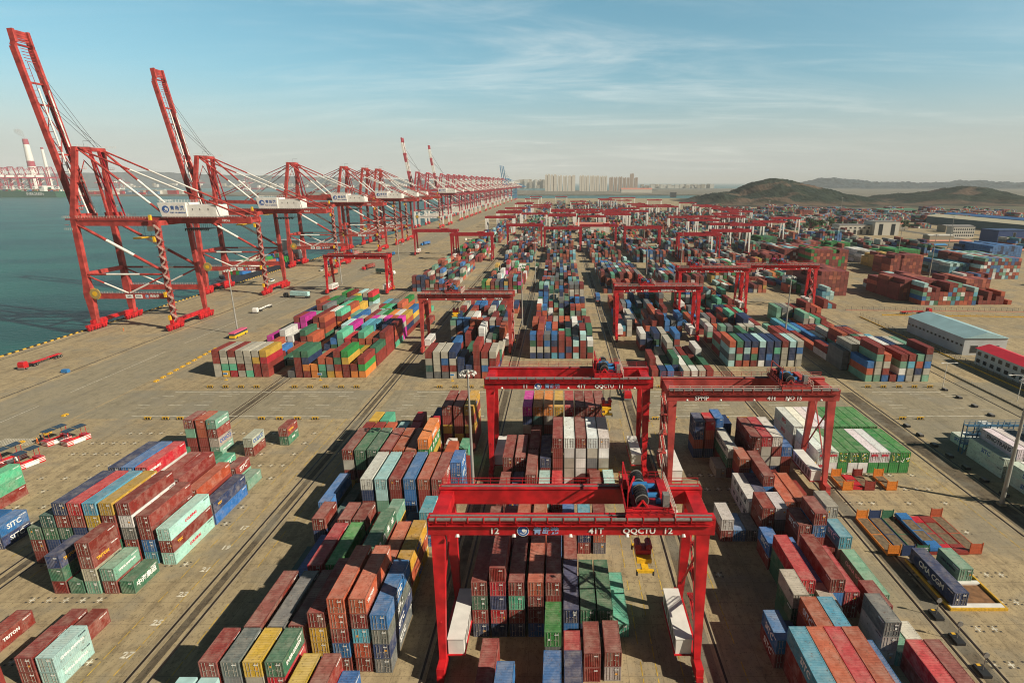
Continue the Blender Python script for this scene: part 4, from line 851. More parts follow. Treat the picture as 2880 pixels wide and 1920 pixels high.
    if up:
        for s in (-1,1):
            b.band(P(8)+nrm*2.2+Vector((0,s*2.6,0)), P(Lb-25)+nrm*2.4+Vector((0,s*2.6,0)), .35, (m,w), [.18,.45,.5,.9][:3]); b.band(P(2)+nrm*3.6+Vector((0,s*2.2,0)), P(30)+nrm*2.2+Vector((0,s*2.4,0)), .35, (w,m), [.5])
        b.obj('folded_forestay', r); b = MB()
        for s in (-1.2,1.2): b.tube((9,s,T+.5), P(Lb-14)+nrm*1.5+Vector((0,s,0)), .1, C_BLK, 4); b.tube((10,s*1.6,T+.5), P(Lb-30)+nrm*1.5+Vector((0,s,0)), .1, C_BLK, 4)
        b.obj('boom_rope', r)
    else:
        for s in (-1,1):
            b.band((6.6,s*6,T-.5), P(34)+Vector((0,s*3.6,1.2)), .3, (m,w), [.4,.8]); b.band((6.6,s*6,T-.5), P(64)+Vector((0,s*3.6,1.2)), .3, (m,w), [.3,.6])
        b.obj('forestay', r)
    # top platform, railings, stairs
    if detail > 0:
        b = MB(); b.box(3.5, 12, -8.2, -6.9, T+.1, T+.25, m); b.rail((3.5,-8.2,T+.25),(12,-8.2,T+.25),w,step=1.2); b.rail((3.5,8.2,T+.25),(12,8.2,T+.25),w,step=1.2); b.bar((9,-7,T+2.8),(13,-7,T+2.8),.15,.15,C_BLK); b.tube((9,-7,T),(9,-7,T+2.8),.06,C_BLK,4); b.obj('top_platform', r)
        b = MB()
        for z, xa, xb_ in ((18.0,-2.4,12),(18.0,14,GX),(53.7,-3,36),(53.7,50,80)): b.rail((xa,-HW*.93-.9 if z > 20 and xb_ < 40 else (-HW-.7 if z < 20 else -4.8),z),(xb_,-HW*.93-.9 if z > 20 and xb_ < 40 else (-HW-.7 if z < 20 else -4.8),z),C_RAILW,step=1.3)
        b.rail((0,HW-.7,18),(GX,HW-.7,18),C_RAILW,step=1.3); b.box(-2.4,GX,-HW-1.0,-HW-.76,17.9,18.0,m); b.box(-3,36,-HW*.93-1.2,-HW*.93-.7,53.0,53.6,m)
        b.rail((-3,HW,53.6),(12,HW,53.6),C_RAILW,step=1.3); b.rail((GX+2,-6.5,53.6),(GX+26,-6.5,53.6),C_RAILW,step=1.3); b.box(GX,GX+26,-6.6,-4.8,53.4,53.55,m)
        b.box(-3.6,-2.4,-HW-1,-HW+1,50.6,50.7,m); b.rail((-3.6,-HW-1,53.7),(0,-HW-1,53.7),C_RAILW,step=1); b.rail((-3.6,-HW-1,48.2),(0,-HW-1,48.2),C_RAILW,step=1); b.obj('walkway_railing', r)
        b = MB(); z = 3.; q = 0; y0 = -HW-1.2
        while z < 50:
            xa, xb_ = (GX-.2,GX+2.4) if q % 2 == 0 else (GX+2.4,GX-.2)
            for yy in (y0-.45,y0+.35): b.rail((xa,yy,z),(xb_,yy,z+2.35),C_RAILW,h=1.0,step=.9,t=.09)
            b.bar((xa,y0,z),(xb_,y0,z+2.35),.75,.14,m); b.box(min(xb_,xb_+.9*(1 if q%2==0 else -1)),max(xb_,xb_+.9*(1 if q%2==0 else -1)),y0-.5,y0+.5,z+2.3,z+2.42,m); z += 2.35; q += 1
        b.obj('stair', r)
        b = MB()
        for z in (5,16.5,43,53): b.box(GX-1.4,GX-.4,-HW-2.2,-HW-1.2,z,z+2.4,C_YEL)
        b.obj('lift_landing', r)
        b = MB(); n = 26
        for k in range(n): a_ = math.pi*2*k/n; b.bar((3.6,-HW-1.1,18.0),(3.6+2.9*math.cos(a_),-HW-1.1,18.0+2.9*math.sin(a_)),.16,.1,C_YEL,up=(0,1,0))
        b.tube((3.6,-HW-1.3,18.0),(3.6,-HW-.9,18.0),2.5,mat('reel_ochre',(.35,.24,.08),.6),24); b.tube((3.6,-HW-1.4,18.0),(3.6,-HW-.8,18.0),1.2,C_YEL,16); b.obj('cable_reel', r)
        b = MB(); b.box(46,58,-3,3,48.0,48.3,C_BLK); 
        for k in range(12): b.tube((46+k,-2.6,48.2),(46+k,-2.6,50.7),.05,C_BLK,4); b.tube((46+k,2.6,48.2),(46+k,2.6,50.7),.05,C_BLK,4); b.bar((46+k,-2.8,47.2),(46+k+.6,-2.8,48.2),.3,.5,C_BLK)
        b.obj('festoon', r)
        b = MB()
        for s in (-1,1):
            b.bar((7.5,s*7,T-6),(2,s*8.5,66),.3,.3,m); b.bar((7.5,-7,80),(4,7,70),.3,.3,m)
            for z in (58,64,70,76): 
                f = (z-54)/(T-54); x = .4+7.1*f; b.rail((x+1,s*(HW*.93-(HW*.93-7)*f)+.9,z),(x+3,s*(HW*.93-(HW*.93-7)*f)+.9,z),C_RAILW,step=.9); b.box(x,x+3,s*(HW*.93-(HW*.93-7)*f)-.6,s*(HW*.93-(HW*.93-7)*f)+.9,z-.1,z,m)
        b.box(8,13,-2.4,2.4,53.8,56,m)
        for s in (-2.6,2.6): b.bar((10,s,53.6),(7.6,s,T-1),.9,.9,m); b.bar((14,s,53.6),(8,s,T-1),.5,.5,C_DRED)
        b.obj('tower_frame', r)
    # trolley cab hanging beneath
    b = MB(); xt = 24 if up else -20; b.box(xt-3,xt+3,-3,3,49.6,50.5,C_DRED); b.box(xt+3.2,xt+5.4,-2.4,-.2,47,49.8,C_WHT); b.box(xt-2,xt+2,-6,6,43.5,44.2,C_YEL)
    for sx in (-1.5,1.5):
        for sy in (-2,2): b.tube((xt+sx,sy,49.6),(xt+sx,sy,44.2),.06,C_BLK,4)
    b.obj('trolley', r)
    return r
sts(278.5, 'nearest tall red ship crane with its boom raised high', name_no='NO.6')
sts(367.5, 'second tall red ship crane with raised boom, behind the nearest one', name_no='NO.7')
sts(486, 'red ship crane with lowered boom, third along the quay', up=False, name_no='NO.5')
sts(600, 'red ship crane with lowered boom, fourth along the quay', up=False, name_no='NO.4')
sts(664, 'red ship crane with lowered boom, fifth along the quay', up=False, name_no='NO.3')
sts(712, 'red ship crane with lowered boom, sixth along the quay', up=False, name_no='NO.2', detail=1)
M_FR = mat('crane_faded_red', (.38,.06,.08), .65)
sts(905, 'ship crane with raised boom and white lower legs, seventh along quay', white=True, detail=1, mcol=M_FR, name_no='NO.8')
sts(1085, 'ship crane with raised boom and white lower legs, eighth along quay', white=True, detail=0, mcol=M_FR)
far = sts(975, 'distant ship crane with lowered boom and white legs', up=False, white=True, detail=0, mcol=M_FR); far['group'] = 'distant ship cranes with white legs and lowered booms'
index_tree(); FARS = [far]
for Y in (1150,1215,1275,1340,1450,1540,1640,1720,1800,1920,2060,2200):
    c = copy_tree(far); c.location.y = Y; FARS.append(c)
for q, c in enumerate(sorted(FARS, key=lambda o_: o_.location.y)): c['label'] = 'white-legged ship crane with lowered boom, %s of its kind along the quay' % OR2[q]
M_FB = mat('crane_blue', (.06,.2,.36), .6); 
bc = sts(2330, 'pale blue ship crane with raised boom at the far end of the quay', white=False, detail=0, mcol=M_FB); bc['group'] = 'distant blue ship cranes with raised booms'; bc['label'] = 'pale blue ship crane with raised boom at the far end of quay'
index_tree()
for Y, q in ((2400,'middle'),(2470,'farthest')): c = copy_tree(bc); c.location.y = Y; c['label'] = 'pale blue ship crane with raised boom, %s of three at the far quay end' % q
bc['label'] = 'pale blue ship crane with raised boom, nearest of three at the far quay end'
# ================================================================ far land, hills, city, far shore
def ray(x, y):      # direction of a photograph pixel (2880 wide)
    f = LENS/36*2880; vx = (x-(1440-SHX*2880))/f; vy = -(y-960)/f
    return Vector((vx, cp+vy*sp, -sp+vy*cp))
def at_Y(x, y, Y): d = ray(x, y); t = Y/d.y; return Vector((d.x*t, Y, CAMZ+d.z*t))
def gp(x, y, z=0): d = ray(x, y); t = (z-CAMZ)/d.z; return Vector((d.x*t, d.y*t, z))
def hill_mat(name, c1, c2, c3):
    m = bpy.data.materials.new(name); m.use_nodes = True; nt = m.node_tree; L = nt.links; b = nt.nodes['Principled BSDF']; b.inputs['Roughness'].default_value = .95; b.inputs['Specular IOR Level'].default_value = .1
    t = nt.nodes.new('ShaderNodeTexCoord')
    def nz(s, d, lo, hi):
        n = nt.nodes.new('ShaderNodeTexNoise'); n.inputs['Scale'].default_value = s; n.inputs['Detail'].default_value = d; L.new(t.outputs['Object'], n.inputs[0])
        r = nt.nodes.new('ShaderNodeMapRange'); L.new(n.outputs[0], r.inputs[0]); r.inputs[1].default_value = lo; r.inputs[2].default_value = hi; return r.outputs[0]
    def mixc(f, a, c):
        x = nt.nodes.new('ShaderNodeMix'); x.data_type='RGBA'; L.new(f, x.inputs['Factor'])
        for k, v in (('A',a),('B',c)):
            if isinstance(v, tuple): x.inputs[k].default_value = (*v,1)
            else: L.new(v, x.inputs[k])
        return x.outputs['Result']
    se = nt.nodes.new('ShaderNodeSeparateXYZ'); L.new(t.outputs['Object'], se.inputs[0])
    low = nt.nodes.new('ShaderNodeMapRange'); L.new(se.outputs[2], low.inputs[0]); low.inputs[1].default_value = 18; low.inputs[2].default_value = 6
    col = mixc(nz(.03,8,.42,.58), c1, c2)
    mu = nt.nodes.new('ShaderNodeMath'); mu.operation='MAXIMUM'; L.new(nz(.008,6,.58,.64), mu.inputs[0]); mm = nt.nodes.new('ShaderNodeMath'); mm.operation='MULTIPLY'; L.new(low.outputs[0], mm.inputs[0]); L.new(nz(.012,5,.4,.6), mm.inputs[1]); L.new(mm.outputs[0], mu.inputs[1])
    col = mixc(mu.outputs[0], col, c3); L.new(col, b.inputs['Base Color']); return m
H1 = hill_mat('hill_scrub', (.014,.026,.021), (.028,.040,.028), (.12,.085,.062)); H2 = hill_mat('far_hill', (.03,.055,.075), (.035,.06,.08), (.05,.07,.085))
def vnoise(x, y, s=0):
    return (math.sin(x*.013+s)*math.cos(y*.017-s)+.5*math.sin(x*.031+y*.023+s*2)+.25*math.sin(x*.071-y*.053+s)+.15*math.sin(x*.15+y*.13))
def ridge(name, pts, Y0, w, m, base=0, nx=300, ny=70, rough=3., yslope=0):
    P = [at_Y(x, y, Y0) for x, y in pts]; xs = [p.x for p in P]; zs = [p.z for p in P]
    x0, x1 = xs[0], xs[-1]; vs = []; fs = []
    for j in range(ny+1):
        v = -1+2*j/ny
        for i in range(nx+1):
            x = x0+(x1-x0)*i/nx; z = float(np.interp(x, xs, zs))
            edge = min(1, (x-x0)/(.04*(x1-x0)+1), (x1-x)/(.04*(x1-x0)+1)); prof = math.exp(-(v*1.9)**2)-math.exp(-3.61)
            hgt = base+(z-base)*prof/(1-math.exp(-3.61))*max(edge,0)
            n = vnoise(x, Y0+v*w, Y0*.01)*rough*min(1, max(0, hgt-base)/15)*(1-.7*math.exp(-(v*6)**2))
            n += random.Random(i*991+j*7).uniform(-1,1)*(1.6 if Y0 < 4000 else 5)*min(1, max(0, hgt-base)/15)+abs(vnoise(x*3.1, (Y0+v*w)*3.7, 4))*(-2.2 if Y0 < 4000 else -9)*min(1, max(0, hgt-base)/30)
            vs.append((x, Y0+v*w, hgt+n-.6))
    for j in range(ny):
        for i in range(nx): k = j*(nx+1)+i; fs.append((k,k+1,k+nx+2,k+nx+1))
    b = MB(); b.add(vs, fs, m); return tag(b.obj(name, smooth=True), kind='structure')
ridge('hills', [(1900,574),(1965,558),(2003,541),(2064,540),(2098,523),(2130,510),(2160,503),(2184,500),(2221,506),(2267,520),(2310,535),(2344,546),(2390,549),(2430,556),(2466,564),(2520,572),(2560,578)], 2050, 420, H1, rough=7)
ridge('hills', [(2380,580),(2430,570),(2478,560),(2521,548),(2560,543),(2619,541),(2662,534),(2690,527),(2720,524),(2755,528),(2790,537),(2850,552),(2930,568),(3050,580)], 2150, 480, H1, rough=6)
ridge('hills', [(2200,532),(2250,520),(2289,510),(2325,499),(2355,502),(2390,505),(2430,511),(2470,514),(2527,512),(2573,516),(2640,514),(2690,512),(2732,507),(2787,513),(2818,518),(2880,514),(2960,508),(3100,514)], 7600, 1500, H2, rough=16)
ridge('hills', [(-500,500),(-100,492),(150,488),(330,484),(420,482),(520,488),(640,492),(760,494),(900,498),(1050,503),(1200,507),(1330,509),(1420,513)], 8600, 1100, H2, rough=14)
b = MB(); LM = mat('far_land', (.16,.145,.11), .9, noise=.35, nscale=.01)
b.box(-700, 1900, 3300, 5200, -6, 1.5, LM); b.box(900, 9000, 2601, 6500, -6, 1.0, LM); b.box(2601, 9000, -200, 2600, -6, .5, LM); b.box(-9000, -1500, 3170, 4200, -6, 3, LM); b.box(-4800,-2100,7600,9500,-6,2,LM)
tag(b.obj('far_land'), kind='structure')
b = MB(); GM = mat('rough_grass', (.10,.095,.05), .95, noise=.5, nscale=.02); DM = mat('access_road', (.13,.12,.1), .9, noise=.2, nscale=.05)
b.add([(700,1450,.02),(2590,1000,.02),(2590,2590,.02),(500,2590,.02)],[(0,1,2,3)],GM); b.add([(330,640,.03),(640,560,.03),(660,600,.03),(340,690,.03)],[(0,1,2,3)],DM)
for k in range(5): b.add([(505+k*60,700-k*3,.04+k*.004),(520+k*60,700-k*3,.04+k*.004),(560+k*60,2500,.04+k*.004),(545+k*60,2500,.04+k*.004)],[(0,1,2,3)],DM)
tag(b.obj('rough_ground'), kind='structure')
# high-rise flats
def win_mat(name, wall, glass, sx, sz, fx=.55, fz=.5):
    m = bpy.data.materials.new(name); m.use_nodes = True; nt = m.node_tree; L = nt.links; b = nt.nodes['Principled BSDF']; b.inputs['Roughness'].default_value = .7
    t = nt.nodes.new('ShaderNodeTexCoord'); s_ = nt.nodes.new('ShaderNodeSeparateXYZ'); L.new(t.outputs['Object'], s_.inputs[0])
    def M_(op, a_, b_):
        q = nt.nodes.new('ShaderNodeMath'); q.operation = op
        for i_, v_ in enumerate((a_, b_)):
            if isinstance(v_, (int,float)): q.inputs[i_].default_value = v_
            else: L.new(v_, q.inputs[i_])
        return q.outputs[0]
    u = M_('FRACT', M_('DIVIDE', M_('ADD', s_.outputs[0], s_.outputs[1]), sx), 0); v = M_('FRACT', M_('DIVIDE', s_.outputs[2], sz), 0)
    k = M_('MULTIPLY', M_('LESS_THAN', u, fx), M_('LESS_THAN', v, fz))
    x = nt.nodes.new('ShaderNodeMix'); x.data_type='RGBA'; L.new(k, x.inputs['Factor']); x.inputs['A'].default_value=(*wall,1); x.inputs['B'].default_value=(*glass,1); L.new(x.outputs['Result'], b.inputs['Base Color']); return m
TW = [win_mat('tower_wall_pale', (.62,.57,.49), (.36,.34,.31), 9, 7), win_mat('tower_wall_brown', (.42,.33,.27), (.24,.2,.18), 7, 7)]
tw = [(1533,1547,491,0),(1548,1566,492,0),(1568,1581,494,0),(1583,1596,495,0),(1598,1618,494,0),(1630,1643,494,0),(1644,1657,495,0),(1659,1672,495,0),(1673,1685,495,0),(1687,1697,496,0),(1698,1708,496,0),(1714,1725,499,1),(1727,1737,499,1),(1740,1751,498,1),(1753,1762,500,1),(1764,1771,500,1),(1773,1783,489,1),(1785,1794,500,1)]
ordw = LO+['eleventh','twelfth','thirteenth','fourteenth','fifteenth','sixteenth','seventeenth','eighteenth']
for q, (xa, xb_, yt, k) in enumerate(tw):
    pa, pb = at_Y(xa, yt, 4600), at_Y(xb_, yt, 4600); Wd = pb.x-pa.x; Hh = pa.z-1.5
    r = empty('residential_tower', (pa.x, 4600, 1.5), '%s residential high-rise, %s from left in the far skyline' % (('pale','brown')[k], ordw[q]), 'high-rise', 'far residential high-rises')
    b = MB(); b.box(0, Wd*.45, 0, 22, 0, Hh*.97, TW[k]); b.box(Wd*.55, Wd, 0, 22, 0, Hh, TW[k]); b.box(Wd*.45, Wd*.55, 6, 20, 0, Hh*.94, TW[1]); b.obj('wall', r)
    b = MB(); b.box(Wd*.1, Wd*.35, 4, 14, Hh*.97, Hh*1.02, TW[k]); b.box(Wd*.6, Wd*.9, 4, 14, Hh, Hh*1.04, TW[k]); b.obj('roof', r)
random.seed(21)
MW1 = mat('building_white', (.5,.48,.43), .8); MW2 = mat('building_tan', (.3,.26,.2), .8); MPK = mat('roof_pink', (.5,.2,.15), .8)
def simple_building(name, label, x0, x1, y0, y1, h, wm_, rm, cat='building', roofh=0, z=0, group=None, win=None):
    r = empty(name, (x0, y0, z), label, cat, group); X, Y = x1-x0, y1-y0
    b = MB(); b.box(0, X, 0, Y, 0, h, wm_); b.obj('wall', r)
    b = MB()
    if roofh:
        lx = X > Y
        if lx: b.add([(-.5,-.5,h),(X+.5,-.5,h),(X+.5,Y+.5,h),(-.5,Y+.5,h),(-.5,Y/2,h+roofh),(X+.5,Y/2,h+roofh)],[(0,1,5,4),(2,3,4,5),(0,4,3),(1,2,5)],rm)
        else: b.add([(-.5,-.5,h+.01),(X+.5,-.5,h+.01),(X+.5,Y+.5,h+.01),(-.5,Y+.5,h+.01),(X/2,-.5,h+roofh),(X/2,Y+.5,h+roofh)],[(0,4,5,3),(1,2,5,4),(0,1,4),(2,3,5)],rm)
    else: b.box(-.4, X+.4, -.4, Y+.4, h+.003, h+.6, rm)
    b.obj('roof', r)
    if win:
        M_WIN = mat('window_dark', (.03,.035,.04), .2); M_FRM = mat('window_frame', (.5,.5,.48), .5)
        for (fc, n, z0, hh, ww) in win:
            for q in range(n):
                b = MB()
                if fc == '-x': yq = Y*(q+.5)/n; b.box(-.06, .02, yq-ww/2-.12, yq+ww/2+.12, z0-.12, z0+hh+.12, M_FRM); b.box(-.1, -.06, yq-ww/2, yq+ww/2, z0, z0+hh, M_WIN)
                else: xq = X*(q+.5)/n; b.box(xq-ww/2-.12, xq+ww/2+.12, -.06, .02, z0-.12, z0+hh+.12, M_FRM); b.box(xq-ww/2, xq+ww/2, -.1, -.06, z0, z0+hh, M_WIN)
                b.obj('window', r)
    return r
p = at_Y(1640, 530, 3900); simple_building('stadium_hall', 'low white hall with pink band before the far high-rises', p.x+260, p.x+470, 3900, 3960, 22, MW1, MPK, roofh=9, z=1.5)
p = gp(1886, 556); simple_building('office_block', 'dark grey square block standing alone before the far shore', p.x, p.x+27, p.y, p.y+20, 24, mat('dark_glass_wall', (.05,.055,.06), .4), C_GRY)
simple_building('canteen_hall', 'pink-roofed hall among the distant stacks left of centre', 20, 70, 812, 840, 10, MW1, MPK, roofh=4)
# distant city blocks on the far shores: too many and hazy to count
b = MB()
for _ in range(420):
    x = random.choice((random.uniform(1200,1530), random.uniform(1440,1530), random.uniform(330,1150), random.uniform(1800,2000))); Yd = random.uniform(7300,7900) if x > 1150 else random.uniform(7620,7900)
    a_ = at_Y(x, 513, Yd); wdt = random.uniform(20,55); hh = (random.uniform(20,110) if x < 1600 else random.uniform(10,50)) if x > 1150 else random.uniform(12,60); b.box(a_.x, a_.x+wdt, Yd, Yd+40, -4, hh, random.choice((MW1,MW2)))
tag(b.obj('distant_city'), 'hazy city blocks lining the far shore of the bay', 'city', kind='stuff')
# port across the water on the left
MF1 = mat('far_crane_red', (.33,.03,.06), .7)
fp = sts(0, 'x', up=False, white=True, detail=0, mcol=MF1)
for q, xpix in enumerate((-12,14,34,52,80,112,135,160,300,345,560,700)):
    if q == 0: c = fp
    else:
        if q == 1: index_tree()
        c = copy_tree(fp)
    pt = at_Y(xpix, 549 if q < 8 else 536, 3230+(q%3)*60 if q < 8 else 4400); c.scale = (1.75,1.75,1.75) if q < 8 else (1.2,1.2,1.2); c.location = (pt.x, pt.y, 3); c.rotation_euler.z = R(-90); c['group'] = 'cranes of the port across the water'
    c['label'] = 'faint red and white ship crane across the water, %s from left' % ordw[q]
b = MB()
for _ in range(260): 
    x = random.uniform(-4200,-2300); y = random.uniform(3260,3700); b.box(x, x+random.uniform(20,60), y, y+20, 3, random.uniform(8,26), random.choice((MW1,MW2,C_DRED,MW1,mat('far_blue_roof',(.08,.16,.25),.7))))
tag(b.obj('distant_port'), 'jumble of sheds, cranes and boxes in the port across the water', 'port', kind='stuff')
pc = at_Y(97, 500, 3700); 
r = empty('power_station_chimney', (pc.x, 3700, 3), 'tall white chimney with red bands across the water at left', 'chimney')
ht = at_Y(70, 391, 3700).z-3; b = MB()
for k in range(10):
    t0, t1 = k/10, (k+1)/10; lean = -60
    b.tube((0,0,ht*t0),(0,0,ht*t1), 27-13*t0, C_WHT if k not in (5,9) else MF1, 16, 27-13*t1)
b.obj('shaft', r)
r2 = empty('slim_chimney', (pc.x+75, 3720, 3), 'slim pale chimney right of the tall banded chimney', 'chimney'); b = MB(); b.tube((0,0,0),(0,0,ht*.82), 13, C_WHT, 12, 7); b.tube((0,0,ht*.82),(0,0,ht*.85), 7.5, MF1, 12, 7.5); b.obj('shaft', r2)
M_SM = bpy.data.materials.new('smoke'); M_SM.use_nodes = True; nt = M_SM.node_tree; nt.nodes.remove(nt.nodes['Principled BSDF']); pv = nt.nodes.new('ShaderNodeVolumePrincipled'); pv.inputs['Density'].default_value = .02; pv.inputs['Color'].default_value=(.95,.93,.9,1); nt.links.new(pv.outputs[0], nt.nodes['Material Output'].inputs['Volume'])
b = MB()
import bmesh
for k in range(4):
    bm = bmesh.new(); bmesh.ops.create_icosphere(bm, subdivisions=2, radius=1); rr_ = 10+k*4
    off = Vector((-k*9-2, 0, ht+8+k*12)); b.add([off+Vector((v.co.x*rr_*1.1,v.co.y*rr_,v.co.z*rr_*.8))+Vector((random.uniform(-2,2),0,random.uniform(-2,2))) for v in bm.verts], [tuple(v.index for v in f.verts) for f in bm.faces], M_SM); bm.free()
o = b.obj('smoke'); o.location = (pc.x,3700,3); tag(o, 'thin white smoke drifting from the banded chimney', 'smoke', kind='stuff')
# ---------------- ships
def ship(name, label, x, y, L, B, Hh, hull, rz, cont, col_top, text_=None, seed=1, house=.8, z=-4):
    rg = random.Random(seed); r = empty(name, (x, y, z), label, 'ship', rz=R(rz)); b = MB()
    n = 12; vs = []
    for i in range(n+1):
        t = i/n; wdt = B/2*min(1, (t/.18)**.6 if t < .18 else 1, ((1-t)/.08+.35) if t > .95 else 1); xx = -L/2+L*t; fl = Hh*(1+.25*max(0,.12-t)/.12)
        for s in (-1,1): vs += [(xx+(6*(1-t/.1) if t < .1 else 0), s*wdt*.8, -.5), (xx, s*wdt, fl)]
    fs = []
    for i in range(n):
        k = 4*i; fs += [(k,k+1,k+5,k+4),(k+2,k+6,k+7,k+3),(k+1,k+3,k+7,k+5)]
    fs += [(0,2,3,1),(4*n,4*n+1,4*n+3,4*n+2)]
    b.add(vs, fs, hull); b.obj('hull', r)
    b = MB(); hx = -L/2+L*house; b.box(hx, hx+L*.06, -B*.42, B*.42, Hh, Hh+26*min(1,L/200), C_WHT); b.box(hx-.5, hx+L*.05, -B*.52, B*.52, Hh+22*min(1,L/200), Hh+25*min(1,L/200), C_WHT); b.obj('bridge_house', r)
    b = MB(); b.box(hx+L*.07, hx+L*.1, -3, 3, Hh, Hh+20*min(1,L/200), col_top); b.obj('funnel', r)
    if cont:
        b = MB(); cm = [mat('deck_box_'+k, PAL[k], .6) for k in 'rGEonbwk']; xx = -L/2+L*.12
        while xx < L/2-L*.06:
            if not (hx-12 < xx < hx+L*.1):
                yy = -B/2+1
                while yy < B/2-2.5: b.box(xx, xx+12, yy, yy+2.44, Hh+.2, Hh+.2+2.6*rg.randint(1,cont), rg.choice(cm)); yy += 2.6
            xx += 13.5
        o = b.obj('deck_containers', r); o['kind'] = 'stuff'
    if text_: text(text_, M_WL, (L*.16,-B/2-.35,Hh*.55), Hh*.55, r, '-y', bold=.2)
    return r
M_GH = mat('hull_green', (.02,.12,.07), .5); M_NH = mat('hull_dark', (.03,.035,.05), .5); M_BH = mat('hull_blue', (.03,.09,.22), .5)
p = at_Y(105, 549, 2950); ship('container_ship', 'long green container ship with white letters, moored across the water', p.x-50, 2950, 400, 52, 30, M_GH, 0, 4, M_GH, 'EVERGREEN', 4, house=.72)
p = at_Y(345, 543, 3300); ship('cargo_ship', 'white-decked coaster moored right of the green ship', p.x, 3300, 120, 22, 9, M_BH, 8, 0, C_RED, seed=5)
p = at_Y(480, 536, 4000); ship('cargo_ship', 'dark cargo ship anchored between the two nearest ship cranes', p.x, 4000, 160, 26, 12, M_NH, -6, 0, C_RED, seed=6)
p = at_Y(700, 522, 6000); ship('bulk_carrier', 'dark red bulk carrier far out behind the third ship crane', p.x, 6000, 300, 40, 18, MF1, 4, 0, C_WHT, seed=7)
ship('feeder_ship', 'feeder ship with white bridge moored behind the ship crane legs', -252, 470, 130, 20, 6, M_NH, 90, 3, C_YEL, seed=8, house=.86)
for c in (): pass
ship('harbour_tug', 'small dark tug moored at the quay by the second ship crane', -244, 398, 26, 9, 3, M_NH, 90, 0, C_RED, seed=9, house=.4)
# ---------------- buildings at right
M_WLL = mat('warehouse_wall', (.40,.41,.42), .7, noise=.12, nscale=.2); M_RFB = mat('warehouse_roof', (.30,.46,.50), .5, noise=.1, nscale=.2); M_RFR = mat('red_roof', (.60,.02,.04), .5, noise=.12, nscale=.3)
simple_building('warehouse', 'long warehouse with pale blue roof behind the yard fence', 169, 187, 223, 262, 7.4, M_WLL, M_RFB, 'warehouse', roofh=2.6, win=[('-x',14,3.6,.9,1.4),('-y',2,1.0,3.2,3)])
simple_building('dormitory', 'two-storey white building with red roof and rows of windows at right', 166.3, 176, 140, 212, 6.4, mat('dorm_wall', (.52,.51,.48), .7, noise=.1), M_RFR, 'building', roofh=1.6, win=[('-x',20,1.0,1.5,1.9),('-x',20,3.9,1.5,1.9),('-y',3,4.0,1.5,1.6)])
simple_building('maintenance_hall', 'long low white workshop hall with dark doors', 384, 428, 778, 800, 13, MW1, C_GRY, 'building', win=[('-y',5,1,6,3.5),('-y',7,8.5,2,3)])
simple_building('maintenance_hall', 'tall white hall with two big dark doorways', 428.5, 462, 770, 800, 18, MW1, C_GRY, 'building', win=[('-y',2,.5,15,5.5)])
simple_building('long_warehouse', 'very long warehouse with cream roof below the right-hand hill', 655, 690, 760, 1015, 12, mat('green_grey_wall', (.10,.14,.14), .7), mat('cream_roof', (.55,.5,.36), .6), 'warehouse', roofh=4)
simple_building('long_warehouse', 'long blue-roofed shed behind the cream-roofed warehouse', 735, 760, 880, 1090, 12, mat('blue_wall', (.05,.1,.2), .7), mat('blue_roof', (.04,.13,.33), .6), 'warehouse', roofh=3)
simple_building('office_building', 'white office building with rows of windows at right', 512, 540, 735, 748, 14, MW1, C_GRY, win=[('-y',10,2,2,1.6),('-y',10,6,2,1.6),('-y',10,10,2,1.6)])
simple_building('office_building', 'smaller white office building right of the larger one', 546, 572, 705, 718, 12, MW1, C_GRY, win=[('-y',9,2,2,1.6),('-y',9,6.5,2,1.6)])
simple_building('blue_shed', 'tall dark blue building at the right edge', 498, 535, 640, 668, 17, mat('deep_blue_wall', (.02,.05,.16), .6), mat('deep_blue_roof', (.03,.06,.15), .6), win=[('-y',1,1,14,3)])
for q, (x, y, w_, l_, h_, rm_) in enumerate(((460,700,30,14,6,MW1),(420,640,50,8,5,mat('salmon_roof',(.5,.22,.15),.7)),(390,560,90,6,4,mat('salmon_roof',(.5,.22,.15),.7)),(560,820,40,20,9,C_GRY),(620,700,25,18,8,MW2),(480,860,50,22,9,MPK),(330,900,60,18,9,MPK),(700,1250,80,30,12,mat('green_roof',(.06,.25,.15),.7)),(380,600,35,10,5,mat('blue_roof2',(.05,.2,.4),.7)))):
    simple_building('low_shed', ['small pale shed beside the white offices','long salmon-roofed canopy right of the white halls','longest salmon-roofed canopy before the green boxes','grey shed below the right-hand hill','tan shed near the cream-roofed warehouse','pink-roofed shed behind the white halls','pink-roofed shed among the trees','green-roofed shed at the foot of the hill','small blue-roofed shed in front of the white halls'][q], x, x+w_, y, y+l_, h_, MW2, rm_, 'shed', roofh=1.5)
